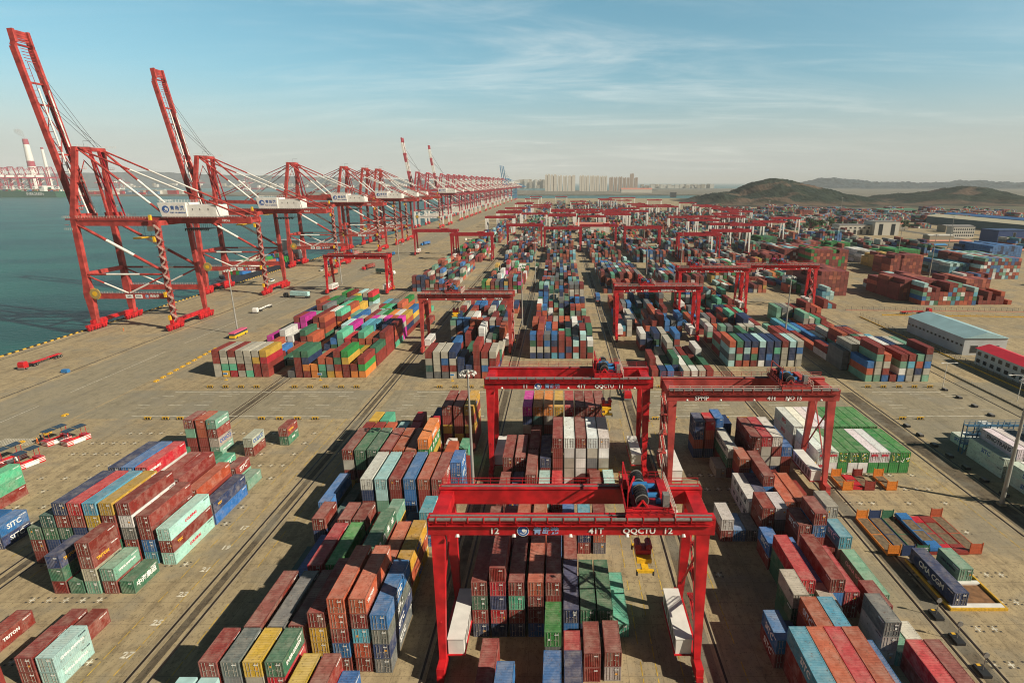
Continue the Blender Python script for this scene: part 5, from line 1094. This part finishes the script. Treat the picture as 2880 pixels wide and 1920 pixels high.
# ---------------- fences and kerbs
def fence(label, A, B, h=2.2, step=3.0, base=M_Y, m=None):
    A, B = Vector(A), Vector(B); r = empty('yard_fence', A, label, 'fence'); d = B-A; n = max(2, int(d.length/step)); m = m or mat('fence_steel', (.12,.11,.10), .6)
    b = MB(); 
    for z in (.5,h*.5,h): b.bar(Vector((0,0,z)), d+Vector((0,0,z)), .05,.05,m)
    for k in range(n*3): q = d*(k/(n*3)); b.bar(q+Vector((0,0,.3)), q+Vector((0,0,h)), .03,.03,m,up=(1,0,0))
    b.obj('mesh_panel', r); b = MB()
    for k in range(n+1): q = d*(k/n); b.box(q.x-.06,q.x+.06,q.y-.06,q.y+.06,0,h+.15,m)
    o = b.obj('fence_post', r); b = MB(); b.bar(Vector((0,0,.18)), d+Vector((0,0,.18)), .4,.35,base); b.obj('kerb', r)
fence('long steel mesh fence on a yellow kerb along the right-hand road', (161.8,100,0), (161.8,292,0)); fence('steel mesh fence on a pink kerb running across before the red stacks', (162,308,0), (275,303,0), base=mat('pink_kerb',(.5,.25,.18),.8)); fence('yellow barrier rail across the open lot beyond the warehouse', (176,296,0), (262,290,0), h=1.0, m=M_Y)
fence('low pale guard rail along the middle of the right-hand road', (148,100,0), (148,215,0), h=.9, m=mat('pale_rail',(.45,.43,.38),.6), base=G_EDGE)
# ---------------- floodlight masts
def mast(x, y, h, label, r0=.42):
    r = empty('floodlight_mast', (x,y,0), label, 'light mast', 'tall floodlight masts'); m = mat('galvanised_mast', (.33,.32,.29), .5, .2, noise=.1, nscale=.5)
    b = MB(); b.tube((0,0,0),(0,0,h), r0, m, 12, r0*.45); b.box(-.7,.7,-.7,.7,0,.5,G_EDGE); b.obj('pole', r)
    b = MB(); n = 16
    for k in range(n): a_ = 6.2832*k/n; c_ = 6.2832*(k+1)/n; b.bar((1.5*math.cos(a_),1.5*math.sin(a_),h-.2),(1.5*math.cos(c_),1.5*math.sin(c_),h-.2),.12,.12,m)
    for k in range(4): a_ = 1.5708*k; b.bar((0,0,h-.1),(1.5*math.cos(a_),1.5*math.sin(a_),h-.2),.1,.1,m)
    b.tube((0,0,h-.3),(0,0,h+.25),.5,m,10,.3); b.obj('lamp_ring', r)
    b = MB()
    for k in range(10): a_ = 6.2832*k/10; b.bar((1.3*math.cos(a_),1.3*math.sin(a_),h-.45),(2.0*math.cos(a_),2.0*math.sin(a_),h-.65),.42,.3,C_WHT)
    b.obj('floodlight', r); return r
for x, y, h, lb, rr_ in ((99.5,110.2,30,'floodlight mast with thick pale pole at the right edge',.5),(-20.8,116.7,29.7,'floodlight mast between crane 11 and the centre left block',.42),(-155.2,256.9,31,'floodlight mast on the quay road near the bus',.4),(-19.5,271.3,30.4,'floodlight mast in the central lane, nearer of two',.36),(-156.3,391,30,'floodlight mast behind the small left gantry crane',.4),(-151,517,30,'floodlight mast by the fourth ship crane',.4),(102.8,245.3,30,'floodlight mast before the paired gantry cranes',.4),(106.9,492.7,30,'floodlight mast at the far right gantry portal',.4),(-18.2,389.5,30,'floodlight mast in the central lane, farther of two',.36),(298.3,492.7,32,'floodlight mast beside the green container wall',.4),(283.7,424.2,32,'floodlight mast between the red stacks at right',.4),(62,400,30,'floodlight mast right of the central road',.38),(190,600,32,'floodlight mast among mid-distance stacks at right',.4),(104,700,32,'floodlight mast beyond the far portal row, right of centre',.4),(-18,640,32,'floodlight mast beyond the far portal row, left of centre',.4),(62,820,32,'thin distant mast in the centre',.4),(240,760,34,'thin distant mast right of centre',.4),(330,700,34,'thin distant mast by the white halls',.4),(430,620,34,'thin distant mast near the blue building',.4),(520,900,34,'thin distant mast below the hills',.4),(160,980,34,'thin distant mast before the left end of the hill',.4),(420,1150,34,'thin distant mast at the hill foot',.4),(640,1300,36,'far thin mast at the foot of the right-hand hill',.5)): mast(x,y,h,lb,rr_)
r = empty('street_lamp', (135.8,185,0), 'white twin-arm street lamp on the right-hand road', 'street lamp'); b = MB(); b.tube((0,0,0),(0,0,9),.13,C_WHT,8,.08); b.bar((-1.5,0,9),(3.2,0,9.1),.12,.12,C_WHT); b.obj('pole', r); b = MB(); b.box(-2.2,-1.2,-.2,.2,8.9,9.1,C_WHT); b.obj('lamp_head', r); b = MB(); b.box(2.6,3.6,-.2,.2,9.0,9.2,C_WHT); b.obj('lamp_head', r)
r = empty('street_lamp', (152,172,0), 'street lamp with long arm in front of the red-roofed building', 'street lamp'); b = MB(); b.tube((0,0,0),(0,0,9),.13,C_WHT,8,.08); b.bar((-4,0,9.2),(0,0,9),.12,.12,C_WHT); b.obj('pole', r); b = MB(); b.box(-4.8,-3.6,-.25,.25,9.05,9.3,C_WHT); b.obj('lamp_head', r)
# ---------------- vehicles
M_TYR = mat('tyre', (.02,.02,.02), .8); M_TR = mat('truck_red', (.45,.015,.02), .35)
def wheel(r, x, y, rad=.5, w=.35):
    b = MB(); b.tube((x-w/2,y,rad),(x+w/2,y,rad),rad,M_TYR,12); b.tube((x-w/2-.01,y,rad),(x+w/2+.01,y,rad),rad*.45,C_GRY,8); return b.obj('wheel', r)
def truck(x, y, rz, label, cabm, load=None, empty_deck=True):
    r = empty('terminal_truck', (x,y,0), label, 'truck', 'trucks working in the port', R(rz))
    b = MB(); b.box(-1.2,1.2,0,2.1,.7,2.2,cabm); b.add([(-1.2,0,2.2),(1.2,0,2.2),(1.2,2.1,2.2),(-1.2,2.1,2.2),(-1.1,.45,3.1),(1.1,.45,3.1),(1.1,2.0,3.1),(-1.1,2.0,3.1)],[(4,5,6,7),(0,1,5,4),(1,2,6,5),(2,3,7,6),(3,0,4,7)],cabm); b.box(-1.25,1.25,-.15,.1,.4,.9,C_GRY); b.obj('cab', r)
    b = MB(); b.add([(-1.02,.08,2.25),(1.02,.08,2.25),(.95,.4,2.95),(-.95,.4,2.95)],[(0,1,2,3)],C_GLS); b.obj('windscreen', r)
    b = MB(); b.box(-.45,.45,2.1,6.4,.75,1.05,C_BLK); b.box(-.9,.9,4.2,6.0,1.05,1.2,C_BLK); b.obj('chassis', r)
    b = MB(); 
    for s in (-.55,.55): b.box(s-.12,s+.12,4.4,17.5,1.25,1.6,cabm)
    for q in (4.4,8,11,14,17.2): b.box(-1.2,1.2,q-.12,q+.12,1.3,1.55,cabm if q != 11 else C_GRY)
    b.obj('trailer', r)
    for yy in (1.2,4.6,5.8,14.2,15.5,16.8):
        for s in (-.95,.95): wheel(r, s, yy)
    if load:
        rr_ = empty('shipping_container', (x,y,1.62), load[1], 'container', 'containers riding on trucks', R(rz)); rr_.location = Vector((x,y,1.62))+Matrix.Rotation(R(rz),3,'Z')@Vector((-1.22,4.8,0))
        wa, fr, dr, ba = templates(40, True); child('wall_panels', wa[0], rr_, col=PAL[load[0]]); child('roof_panel', wa[1], rr_, col=PAL[load[0]]); child('frame', fr, rr_, col=PAL[load[0]])
truck(-209.4,203.6,0,'red truck with empty skeletal trailer on the quay',M_TR)
truck(-163,455,-12,'red truck carrying a red container on the quay road',M_TR,('r','red container on the truck driving the quay road'))
truck(-131,434,70,'white truck pulling a dark container near the stacks',C_WHT,('t','dark container on the white-cab truck'))
truck(-66.5,262,0,'dark truck with red container in the lane beside the middle-left crane',C_BLK,('r','red container on the truck in the shaded lane'))
truck(-175,345,-100,'dark truck with pale container beside the second ship crane',C_BLK,('c','pale container on the truck by the second ship crane'))
truck(-205,520,0,'red truck under the third ship crane',M_TR,('r','red container on truck under the third ship crane')); truck(-198,560,0,'dark truck with empty trailer behind the third ship crane',C_BLK)
truck(-160,640,-20,'blue truck with blue container near the fourth ship crane',C_BLU,('b','blue container on the blue truck on quay road')); truck(-120,700,-60,'white truck turning at the end of the quay road',C_WHT)
truck(110.5,213,0,'dark truck parked left of the tall stacks at right',C_BLK); truck(88,226,0,'truck with dark green container in the shaded lane at right',C_BLK,('G','dark green container on truck in right-hand lane'))
truck(63,470,0,'dark truck in the central road',C_BLK); truck(-60,600,0,'white truck far down the lane',C_WHT,('w','white container on far truck'))
for q, (tx_, ty_, tz_, col_, ld) in enumerate(((22.3,172,0,M_TR,None),(-62.2,330,0,C_WHT,'o'),(22.5,345,180,M_TR,'b'),(63.4,262,0,C_BLU,None),(63.4,395,180,M_TR,'r'),(-20,455,0,C_WHT,'G'),(-170,300,0,C_WHT,None),(-178,420,0,M_TR,'o'),(-168,560,180,C_BLU,None),(-200,470,10,C_WHT,'n'),(150,400,90,M_TR,'r'),(190,430,60,C_WHT,None),(100,400,0,M_TR,'k'),(205,300,95,M_TR,None))):
    pl = ['on the crossing road right of crane 11','in the lane left of the middle stacks','in the central road, mid distance','in the road right of crane 14','far along the road right of crane 14','in the central lane beyond the masts','on the quay road abreast of the first ship crane','on the quay road past the second ship crane','on the quay road near the third ship crane','under the third ship crane beside the red one','crossing between the right-hand stacks','on the open lot before the red stacks','in the far right lane beyond the crane pair','along the fence before the red stacks'][q]
    truck(tx_,ty_,tz_,'%s truck %s %s' % ('red' if col_ is M_TR else 'blue' if col_ is C_BLU else 'white','with empty trailer' if not ld else 'carrying a container',pl),col_,(ld,'%s container on the truck %s' % (CNAME[ld],pl)) if ld else None)
def car(x, y, rz, label, m, L=4.6, van=False):
    r = empty('van' if van else 'car', (x,y,0), label, 'van' if van else 'car', None, R(rz)); h = 2.0 if van else 1.45
    b = MB(); b.box(-.9,.9,0,L,.35,h*.6,m); b.add([(-.88,L*.2,h*.6),(.88,L*.2,h*.6),(.88,L*.95,h*.6),(-.88,L*.95,h*.6),(-.72,L*.32,h),(.72,L*.32,h),(.72,L*.85,h),(-.72,L*.85,h)],[(4,5,6,7)],m); b.obj('body', r)
    b = MB(); b.add([(-.86,L*.2,h*.6+.01),(.86,L*.2,h*.6+.01),(.86,L*.95,h*.6+.01),(-.86,L*.95,h*.6+.01),(-.72,L*.32,h-.01),(.72,L*.32,h-.01),(.72,L*.85,h-.01),(-.72,L*.85,h-.01)],[(0,1,5,4),(1,2,6,5),(2,3,7,6),(3,0,4,7)],C_GLS); b.obj('window', r)
    for yy in (L*.18,L*.8):
        for s in (-.85,.85): wheel(r, s, yy, .33, .22)
car(232,372,-80,'white pickup on the open lot left of the red stacks',C_WHT); car(-196,452,20,'white van parked by the third ship crane',C_WHT,5.2,True); car(-212,400,0,'white van beside the second ship crane legs',C_WHT,5.2,True)
car(352,600,40,'small dark car by the salmon canopy',C_BLK); car(-185,650,0,'small white car on the far quay',C_WHT); car(155.5,160,0,'white car on the right-hand road',C_WHT)
r = empty('bus', (-152.6,247.5,0), 'yellow bus with pink roof beside the floodlight mast', 'bus'); b = MB(); b.box(-1.3,1.3,0,11,.4,1.6,C_YEL); b.obj('body', r); b = MB(); b.box(-1.27,1.27,.05,10.95,1.6,2.5,C_GLS); b.obj('window', r); b = MB(); b.box(-1.32,1.32,-.05,11.05,2.5,3.0,mat('bus_pink',(.6,.1,.2),.5)); b.obj('roof', r)
for yy in (2,9):
    for s in (-1.15,1.15): wheel(r, s, yy, .48)
# red lashing platforms with solar roofs
M_SOL = mat('solar_panel', (.015,.02,.035), .25)
def cart(x, y, label):
    r = empty('lashing_platform', (x,y,0), label, 'platform', 'red platforms with solar roofs', R(-18)); b = MB()
    b.box(-1.3,1.3,0,1.6,.0,1.5,M_TR); b.box(-1.3,1.3,4.6,6,.0,1.5,M_TR); b.box(-1.3,1.3,1.6,4.6,.1,.3,C_WHT); b.box(1.2,1.3,1.6,4.6,.3,1.0,C_WHT); b.box(-1.3,-1.2,1.6,4.6,.3,1.0,M_TR); b.obj('base', r)
    b = MB(); 
    for z in (.35,.75,1.15): b.box(1.305,1.33,.0,6,z,z+.18,C_WHT); b.box(-1.2,1.2,-.03,-.005,z,z+.15,C_WHT)
    b.obj('white_stripe', r)
    for xx in (-1.1,1.1):
        for yy in (.9,5.2): b = MB(); b.tube((xx,yy,1.5),(xx,yy,3.9+.2*(yy>3)),.07,M_TR,6); b.obj('post', r)
    for q in range(2): b = MB(); b.bar((0,.4+q*2.8,4.0+q*.15),(0,2.9+q*2.8,4.1+q*.15),2.5,.1,M_SOL); b.obj('solar_panel', r)
cart(-142.5,139,'red platform with solar roof left of its twin by the quay road'); cart(-137,139,'red platform with solar roof, right of the far pair'); cart(-144.6,127.6,'red platform with solar roof, left of the near pair'); cart(-138,125.6,'red platform with solar roof, right of the near pair by green boxes')
# worker
def person(x, y, label, vest):
    pts = [((0,0,.95),.16),((0,0,1.2),.17),((0,0,1.42),.19),((0,0,1.53),.07),((0,.01,1.68),.11),((.1,0,.9),.1),((.12,.03,.5),.075),((.12,0,.08),.05),((.12,-.1,.04),.045),((-.1,0,.9),.1),((-.14,-.12,.5),.075),((-.14,.02,.08),.05),((-.14,-.08,.04),.045),((.22,0,1.4),.07),((.27,-.05,1.12),.05),((.25,-.2,.92),.04),((-.22,0,1.4),.07),((-.28,.03,1.12),.05),((-.27,-.08,.88),.04)]
    ed = [(0,1),(1,2),(2,3),(3,4),(0,5),(5,6),(6,7),(7,8),(0,9),(9,10),(10,11),(11,12),(2,13),(13,14),(14,15),(2,16),(16,17),(17,18)]
    me = bpy.data.meshes.new('person'); me.from_pydata([p_[0] for p_ in pts], ed, []); o = link(bpy.data.objects.new('person', me)); md = o.modifiers.new('s','SKIN'); 
    for i, v in enumerate(me.skin_vertices[0].data): v.radius = (pts[i][1], pts[i][1])
    me.skin_vertices[0].data[0].use_root = True; o.modifiers.new('u','SUBSURF').levels = 1
    me.materials.append(vest); o.location = (x,y,.02); tag(o, label, 'person'); b = MB(); b.tube((0,.01,1.68),(0,.01,1.82),.14,C_YEL,10,.08); b.obj('helmet', o)
person(-145.8,140.6,'worker in orange overalls standing beside the left solar platform', mat('overalls_orange', (.65,.14,.03), .8)); person(-214,262,'worker in orange overalls on the quay near the first ship crane', mat('overalls_orange', (.65,.14,.03), .8))
person(-147.2,143.2,'worker in dark clothes walking near the yellow stops', mat('overalls_dark', (.05,.06,.09), .8))
# ---------------- small yard furniture
def small(name, label, cat, group, x, y, fn, rz=0):
    b = MB(); fn(b); o = b.obj(name); o.location = (x,y,0); o.rotation_euler.z = rz; return tag(o, label, cat, group)
def f_stop(b): b.box(-.5,.5,-.9,.9,.0,.4,M_Y); b.box(-.51,.51,-.3,.3,.1,.3,M_K); b.box(-.35,.35,-.7,.7,.4,.55,M_Y)
base_o = None; k = 0
for q in range(11):
    y = 191+q*4.1; o = small('wheel_stop','yellow and black wheel stop, %s from the near end of the quay-road row' % ordw[q],'wheel stop','yellow wheel stops beside the quay road',-148.2-q*.3,y,f_stop)
for q, (x, y) in enumerate(((-148.8,147),(-151,141),(-153,133.5),(-155,160))): small('wheel_stop',['yellow wheel stop just beyond the solar platforms','yellow wheel stop left of the orange worker','yellow wheel stop behind the near pair of solar platforms','lone yellow wheel stop farther up the quay road'][q],'wheel stop','yellow wheel stops beside the quay road',x,y,f_stop)
def f_hurd(b):
    for q in range(5): b.box(-1.0+q*.4,-.8+q*.4,-.12,.12,0,.75,M_Y if q % 2 == 0 else M_K)
    b.box(-1.1,1.1,-.2,.2,.75,.85,M_Y); b.box(-1.1,1.1,-.45,.45,0,.08,M_K)
gi = 0
for y, groups in ((184.6,((-124.5,4,'AA'),(-94.5,5,'A'),(-43,4,'M'),(35,2,'R'),(109,5,'F'),(84,1,'E'))),(157.2,((-127,2,'AA'),(-117,1,'A2'),(-92,4,'A'),(-52,1,'M'),(29,2,'R'),(45,3,'R2'),(87,1,'E'),(105,2,'F')))):
    for x0, n, nm in groups:
        gi += 1
        for q in range(n):
            side = 'far' if y > 170 else 'near'; wh = {'AA':'leftmost rail lane','A2':'left rail lane','A':'second rail lane','M':'third rail lane','R':'lane right of crane 11','R2':'lane behind crane 15','E':'lane before the right tracks','F':'rightmost lane'}[nm]
            small('traffic_hurdle','yellow and black hurdle, %s from left, %s edge of crossing, %s' % (ordw[q],side,wh),'barrier','yellow and black hurdles at the crossing',x0+q*5.5,y,f_hurd)
def f_blk(b): b.box(-.6,.6,-.9,.9,0,.6,C_BLK); b.box(-.45,.45,-.75,.75,.6,.75,C_GRY)
for q in range(9): small('cable_pit_cover','dark steel box beside the right-hand rails, %s from the far end' % ordw[q],'rail box','dark boxes along the right-hand rails',134.5-q*.1,182-q*7.4,f_blk)
for q in range(8): small('cable_pit_cover','dark steel box between the tracks before the reefer racks, %s from far end' % ordw[q],'rail box','dark boxes along the right-hand rails',103.2,152-q*6.3,f_blk)
def signal(x, y, lb):
    r = empty('signal_post', (x,y,0), lb, 'signal', 'signal posts on rubber bases'); b = MB(); b.box(-.7,.7,-1.1,1.1,0,.5,C_BLK); b.box(-.3,.3,.7,1.1,.1,.55,M_Y); b.obj('base', r); b = MB(); b.tube((0,0,.5),(0,0,2.9),.06,C_GRY,6); b.obj('pole', r); b = MB(); b.tube((0,-.08,3.2),(0,.08,3.2),.45,C_GRY,14); b.obj('mirror', r)
for q, S_ in enumerate(((2632,1732),(2690,1800),(2762,1890))): p = gp(*S_); signal(p.x,p.y,'mirror post on black base right of the front stacks, %s from the far end' % ordw[q])
small('utility_box','small blue utility box standing on the quay rail','utility box',None,-189.8,200.8,lambda b: (b.box(-1.2,1.2,-.7,.7,.1,1.1,C_BLU), b.box(-1.1,1.1,-.6,.6,1.1,1.3,C_BLU)))
small('site_sign','blue and white sign on yellow stand at the end of the left block','sign',None,-123.5,192.6,lambda b: (b.tube((0,0,0),(0,0,2.2),.06,M_Y,6), b.box(-.8,.8,-.05,.05,2.0,2.8,C_WHT), b.box(-.7,.7,-.08,-.05,2.1,2.7,C_BLU), b.box(-.5,.5,-.5,.5,0,.12,M_Y)))
small('site_sign','blue and white sign on yellow stand before the second block','sign',None,-88.6,192.2,lambda b: (b.tube((0,0,0),(0,0,2.2),.06,M_Y,6), b.box(-.8,.8,-.05,.05,2.0,2.8,C_WHT), b.box(-.7,.7,-.08,-.05,2.1,2.7,C_BLU), b.box(-.5,.5,-.5,.5,0,.12,M_Y)))
small('site_sign','blue and white sign on yellow stand before the third block','sign',None,-39.8,191.4,lambda b: (b.tube((0,0,0),(0,0,2.2),.06,M_Y,6), b.box(-.8,.8,-.05,.05,2.0,2.8,C_WHT), b.box(-.7,.7,-.08,-.05,2.1,2.7,C_BLU), b.box(-.5,.5,-.5,.5,0,.12,M_Y)))
# flat racks
M_WOOD = mat('rack_floor_wood', (.16,.115,.07), .85, noise=.35, nscale=1.5)
def rack(x, y, L, c, lb, folded=False, z=0, txt=None):
    m = mat('rack_'+c, PAL[c], .6, noise=.2); r = empty('flat_rack', (x,y,z), lb, 'flat rack', 'open flat rack containers'); ln = LEN[L]
    b = MB(); b.box(0,.16,0,ln,.1,.6,m); b.box(2.28,2.44,0,ln,.1,.6,m); b.box(.16,2.28,0,.3,.1,.6,m); b.box(.16,2.28,ln-.3,ln,.1,.6,m); b.box(.16,2.28,ln*.5-.1,ln*.5+.1,.2,.61,m); b.obj('base_frame', r)
    b = MB(); b.box(.17,2.27,.31,ln-.31,.3,.58,M_WOOD); b.obj('floor', r)
    for q, yy in enumerate((0,ln-.2)):
        b = MB()
        if folded: b.box(.05,2.39,.2 if q == 0 else ln-2.4, 2.4 if q == 0 else ln-.2,.62,.8,m)
        else: b.box(.15,2.29,yy+.04,yy+.16,.6,2.35,m); b.box(0,.15,yy,yy+.2,.6,2.6,m); b.box(2.29,2.44,yy,yy+.2,.6,2.6,m)
        b.obj('end_wall', r)
    if txt: text(txt, M_WL, (1.22,-.005+.03,1.6), .8, r, '-y', bold=.03)
rack(66.5,116.2,20,'O','short orange flat rack, left of three before the green reefers'); rack(71.7,116.2,20,'r','short dark red flat rack, middle of three before the green reefers'); rack(76.9,116.2,20,'O','short orange flat rack, right of three before the green reefers'); rack(69.1,116.4,20,'R','collapsed bright red flat rack between orange and dark red ones',True)
rack(63.6,92.3,40,'O','long orange flat rack, leftmost of the long row'); rack(66.35,92.3,40,'n','long navy flat rack right of the orange one'); rack(69.1,92.3,40,'G','long green flat rack with white letters on its near end',txt='UASC'); rack(72,92.6,40,'r','folded dark red flat rack under the folded blue one',True)
rack(72,92.6,40,'b','folded blue flat rack on top of a red one',True,z=.82); rack(74.7,92.6,40,'R','folded bright red flat rack right of the blue one',True); rack(77.2,92.6,40,'r','folded dull red flat rack beside the rightmost upright one',True); rack(79.9,92.8,40,'o','long rust flat rack with upright ends at far right of the row')
r = empty('loading_pit', (66.2,77.9,0), 'yellow-edged concrete containment tray under the navy container', 'containment tray'); b = MB(); b.box(.35,9.4,.35,13,.0,.12,mat('rusty_floor',(.22,.11,.05),.9,noise=.3,nscale=1)); b.obj('floor', r)
b = MB(); b.box(.0,9.8,.0,.3,0,.5,M_Y); b.box(0,.3,.3,13.2,0,.5,M_Y); b.box(9.5,9.8,.3,13.2,0,.5,M_Y); b.obj('edge', r)
for ya, yb in ((.32,1.3),(6.2,7.0),(12.2,13.1)): b = MB(); b.box(.32,9.48,ya,yb,.0,.48,C_WHT); b.obj('bearer', r)
# blue reefer racks
M_BS = mat('rack_blue_steel', (.05,.13,.22), .6)
def rrack(x0, x1, y, lb):
    r = empty('reefer_rack', (x0,y,0), lb, 'reefer rack', 'blue steel reefer racks'); W = x1-x0; n = max(1,int(W/3))
    b = MB()
    for k in range(n+1):
        for yy in (0,1.4): b.box(k*W/n-.1,k*W/n+.1,yy-.1,yy+.1,0,8.4,M_BS)
    b.obj('rack_post', r)
    for z in (2.7,5.3,7.9): b = MB(); b.box(0,W,-.1,1.5,z,z+.12,M_BS); b.obj('platform', r); b = MB(); b.rail((0,-.1,z+.1),(W,-.1,z+.1),M_BS,step=1.5,t=.08); b.rail((0,1.5,z+.1),(W,1.5,z+.1),M_BS,step=1.5,t=.08); b.obj('railing', r)
    b = MB()
    for k in range(0,n,2): b.bar((k*W/n,0,.1),((k+1)*W/n,0,5.2),.1,.1,M_BS); b.bar((k*W/n,0,5.3),((k+1)*W/n,0,7.9),.1,.1,M_BS)
    b.obj('brace', r)
rrack(107.5,135,134.6,'blue steel reefer rack platform behind the white reefers'); rrack(104.5,107.4,107.2,'small blue rack between white reefers at the right edge')
# trees by the access road
def tree_mesh(seed, h=11):
    rg = random.Random(seed); b = MB(); tk = mat('bark', (.07,.05,.035), .9); b.tube((0,0,0),(.2,0,h*.5),.28,tk,7,.16); b.bar((.2,0,h*.45),(1.6,.5,h*.7),.14,.14,tk); b.bar((.2,0,h*.4),(-1.4,-.4,h*.66),.14,.14,tk)
    t = b.obj('trunk'); b = MB(); lm = [mat('leaf_dark',(.025,.06,.025),.8), mat('leaf_mid',(.04,.09,.035),.8), mat('leaf_light',(.065,.12,.04),.8)]
    cl = [(rg.uniform(-2.6,2.6),rg.uniform(-2.4,2.4),h*rg.uniform(.42,.95),rg.uniform(.9,1.8)) for _ in range(13)]
    for _ in range(760):
        cx_,cy_,cz_,cr_ = rg.choice(cl); v = Vector((rg.gauss(0,1),rg.gauss(0,1),rg.gauss(0,1))).normalized()*cr_*rg.uniform(.6,1.1); c_ = Vector((cx_,cy_,cz_))+v
        u = Vector((rg.gauss(0,1),rg.gauss(0,1),rg.gauss(0,1))).normalized(); w_ = u.cross(v).normalized() if u.cross(v).length > .01 else Vector((1,0,0)); s_ = rg.uniform(.25,.5)
        b.add([c_-u*s_-w_*s_*.6,c_+u*s_-w_*s_*.6,c_+u*s_+w_*s_*.6,c_-u*s_+w_*s_*.6],[(0,1,2,3)],rg.choice(lm))
    return t, b.obj('crown')
tms = []
for sd_ in (1,2,3):
    t, c = tree_mesh(sd_); tms.append((t.data, c.data)); bpy.data.objects.remove(t); bpy.data.objects.remove(c)
TP = [(x_, y_) for x_, y_ in [(352+i*11+random.uniform(-3,3), 905+random.uniform(-40,60)-i*5) for i in range(16)]]+[(600+i*30+random.uniform(-8,8), 640+i*14) for i in range(8)]
for q, (x, y) in enumerate(TP):
    r = empty('tree', (x,y,0), ('green tree in the row above the white halls, %s from left' % (ordw+['nineteenth'])[q] if q < 16 else 'green tree along the right-hand access road, %s from left' % ordw[q-16]), 'tree', 'trees beyond the yard'); t, c = tms[q % 3]; s_ = random.uniform(.9,1.5); r.scale = (s_*1.3,s_*1.3,s_); r.rotation_euler.z = random.uniform(0,6)
    o = link(bpy.data.objects.new('trunk', t)); o.parent = r; o = link(bpy.data.objects.new('crown', c)); o.parent = r
# ---------------- air
HZ = bpy.data.materials.new('haze'); HZ.use_nodes = True; nt = HZ.node_tree; nt.nodes.remove(nt.nodes['Principled BSDF'])
pv = nt.nodes.new('ShaderNodeVolumePrincipled'); pv.inputs['Density'].default_value = HAZE; pv.inputs['Color'].default_value = (*HAZECOL,1); pv.inputs['Anisotropy'].default_value = HAZEG; nt.links.new(pv.outputs[0], nt.nodes['Material Output'].inputs['Volume'])
b = MB(); b.box(-30500,30500,-3500,50500,-8,360,HZ); tag(b.obj('haze'), 'pale sea haze over the port and bay', 'haze', kind='stuff')
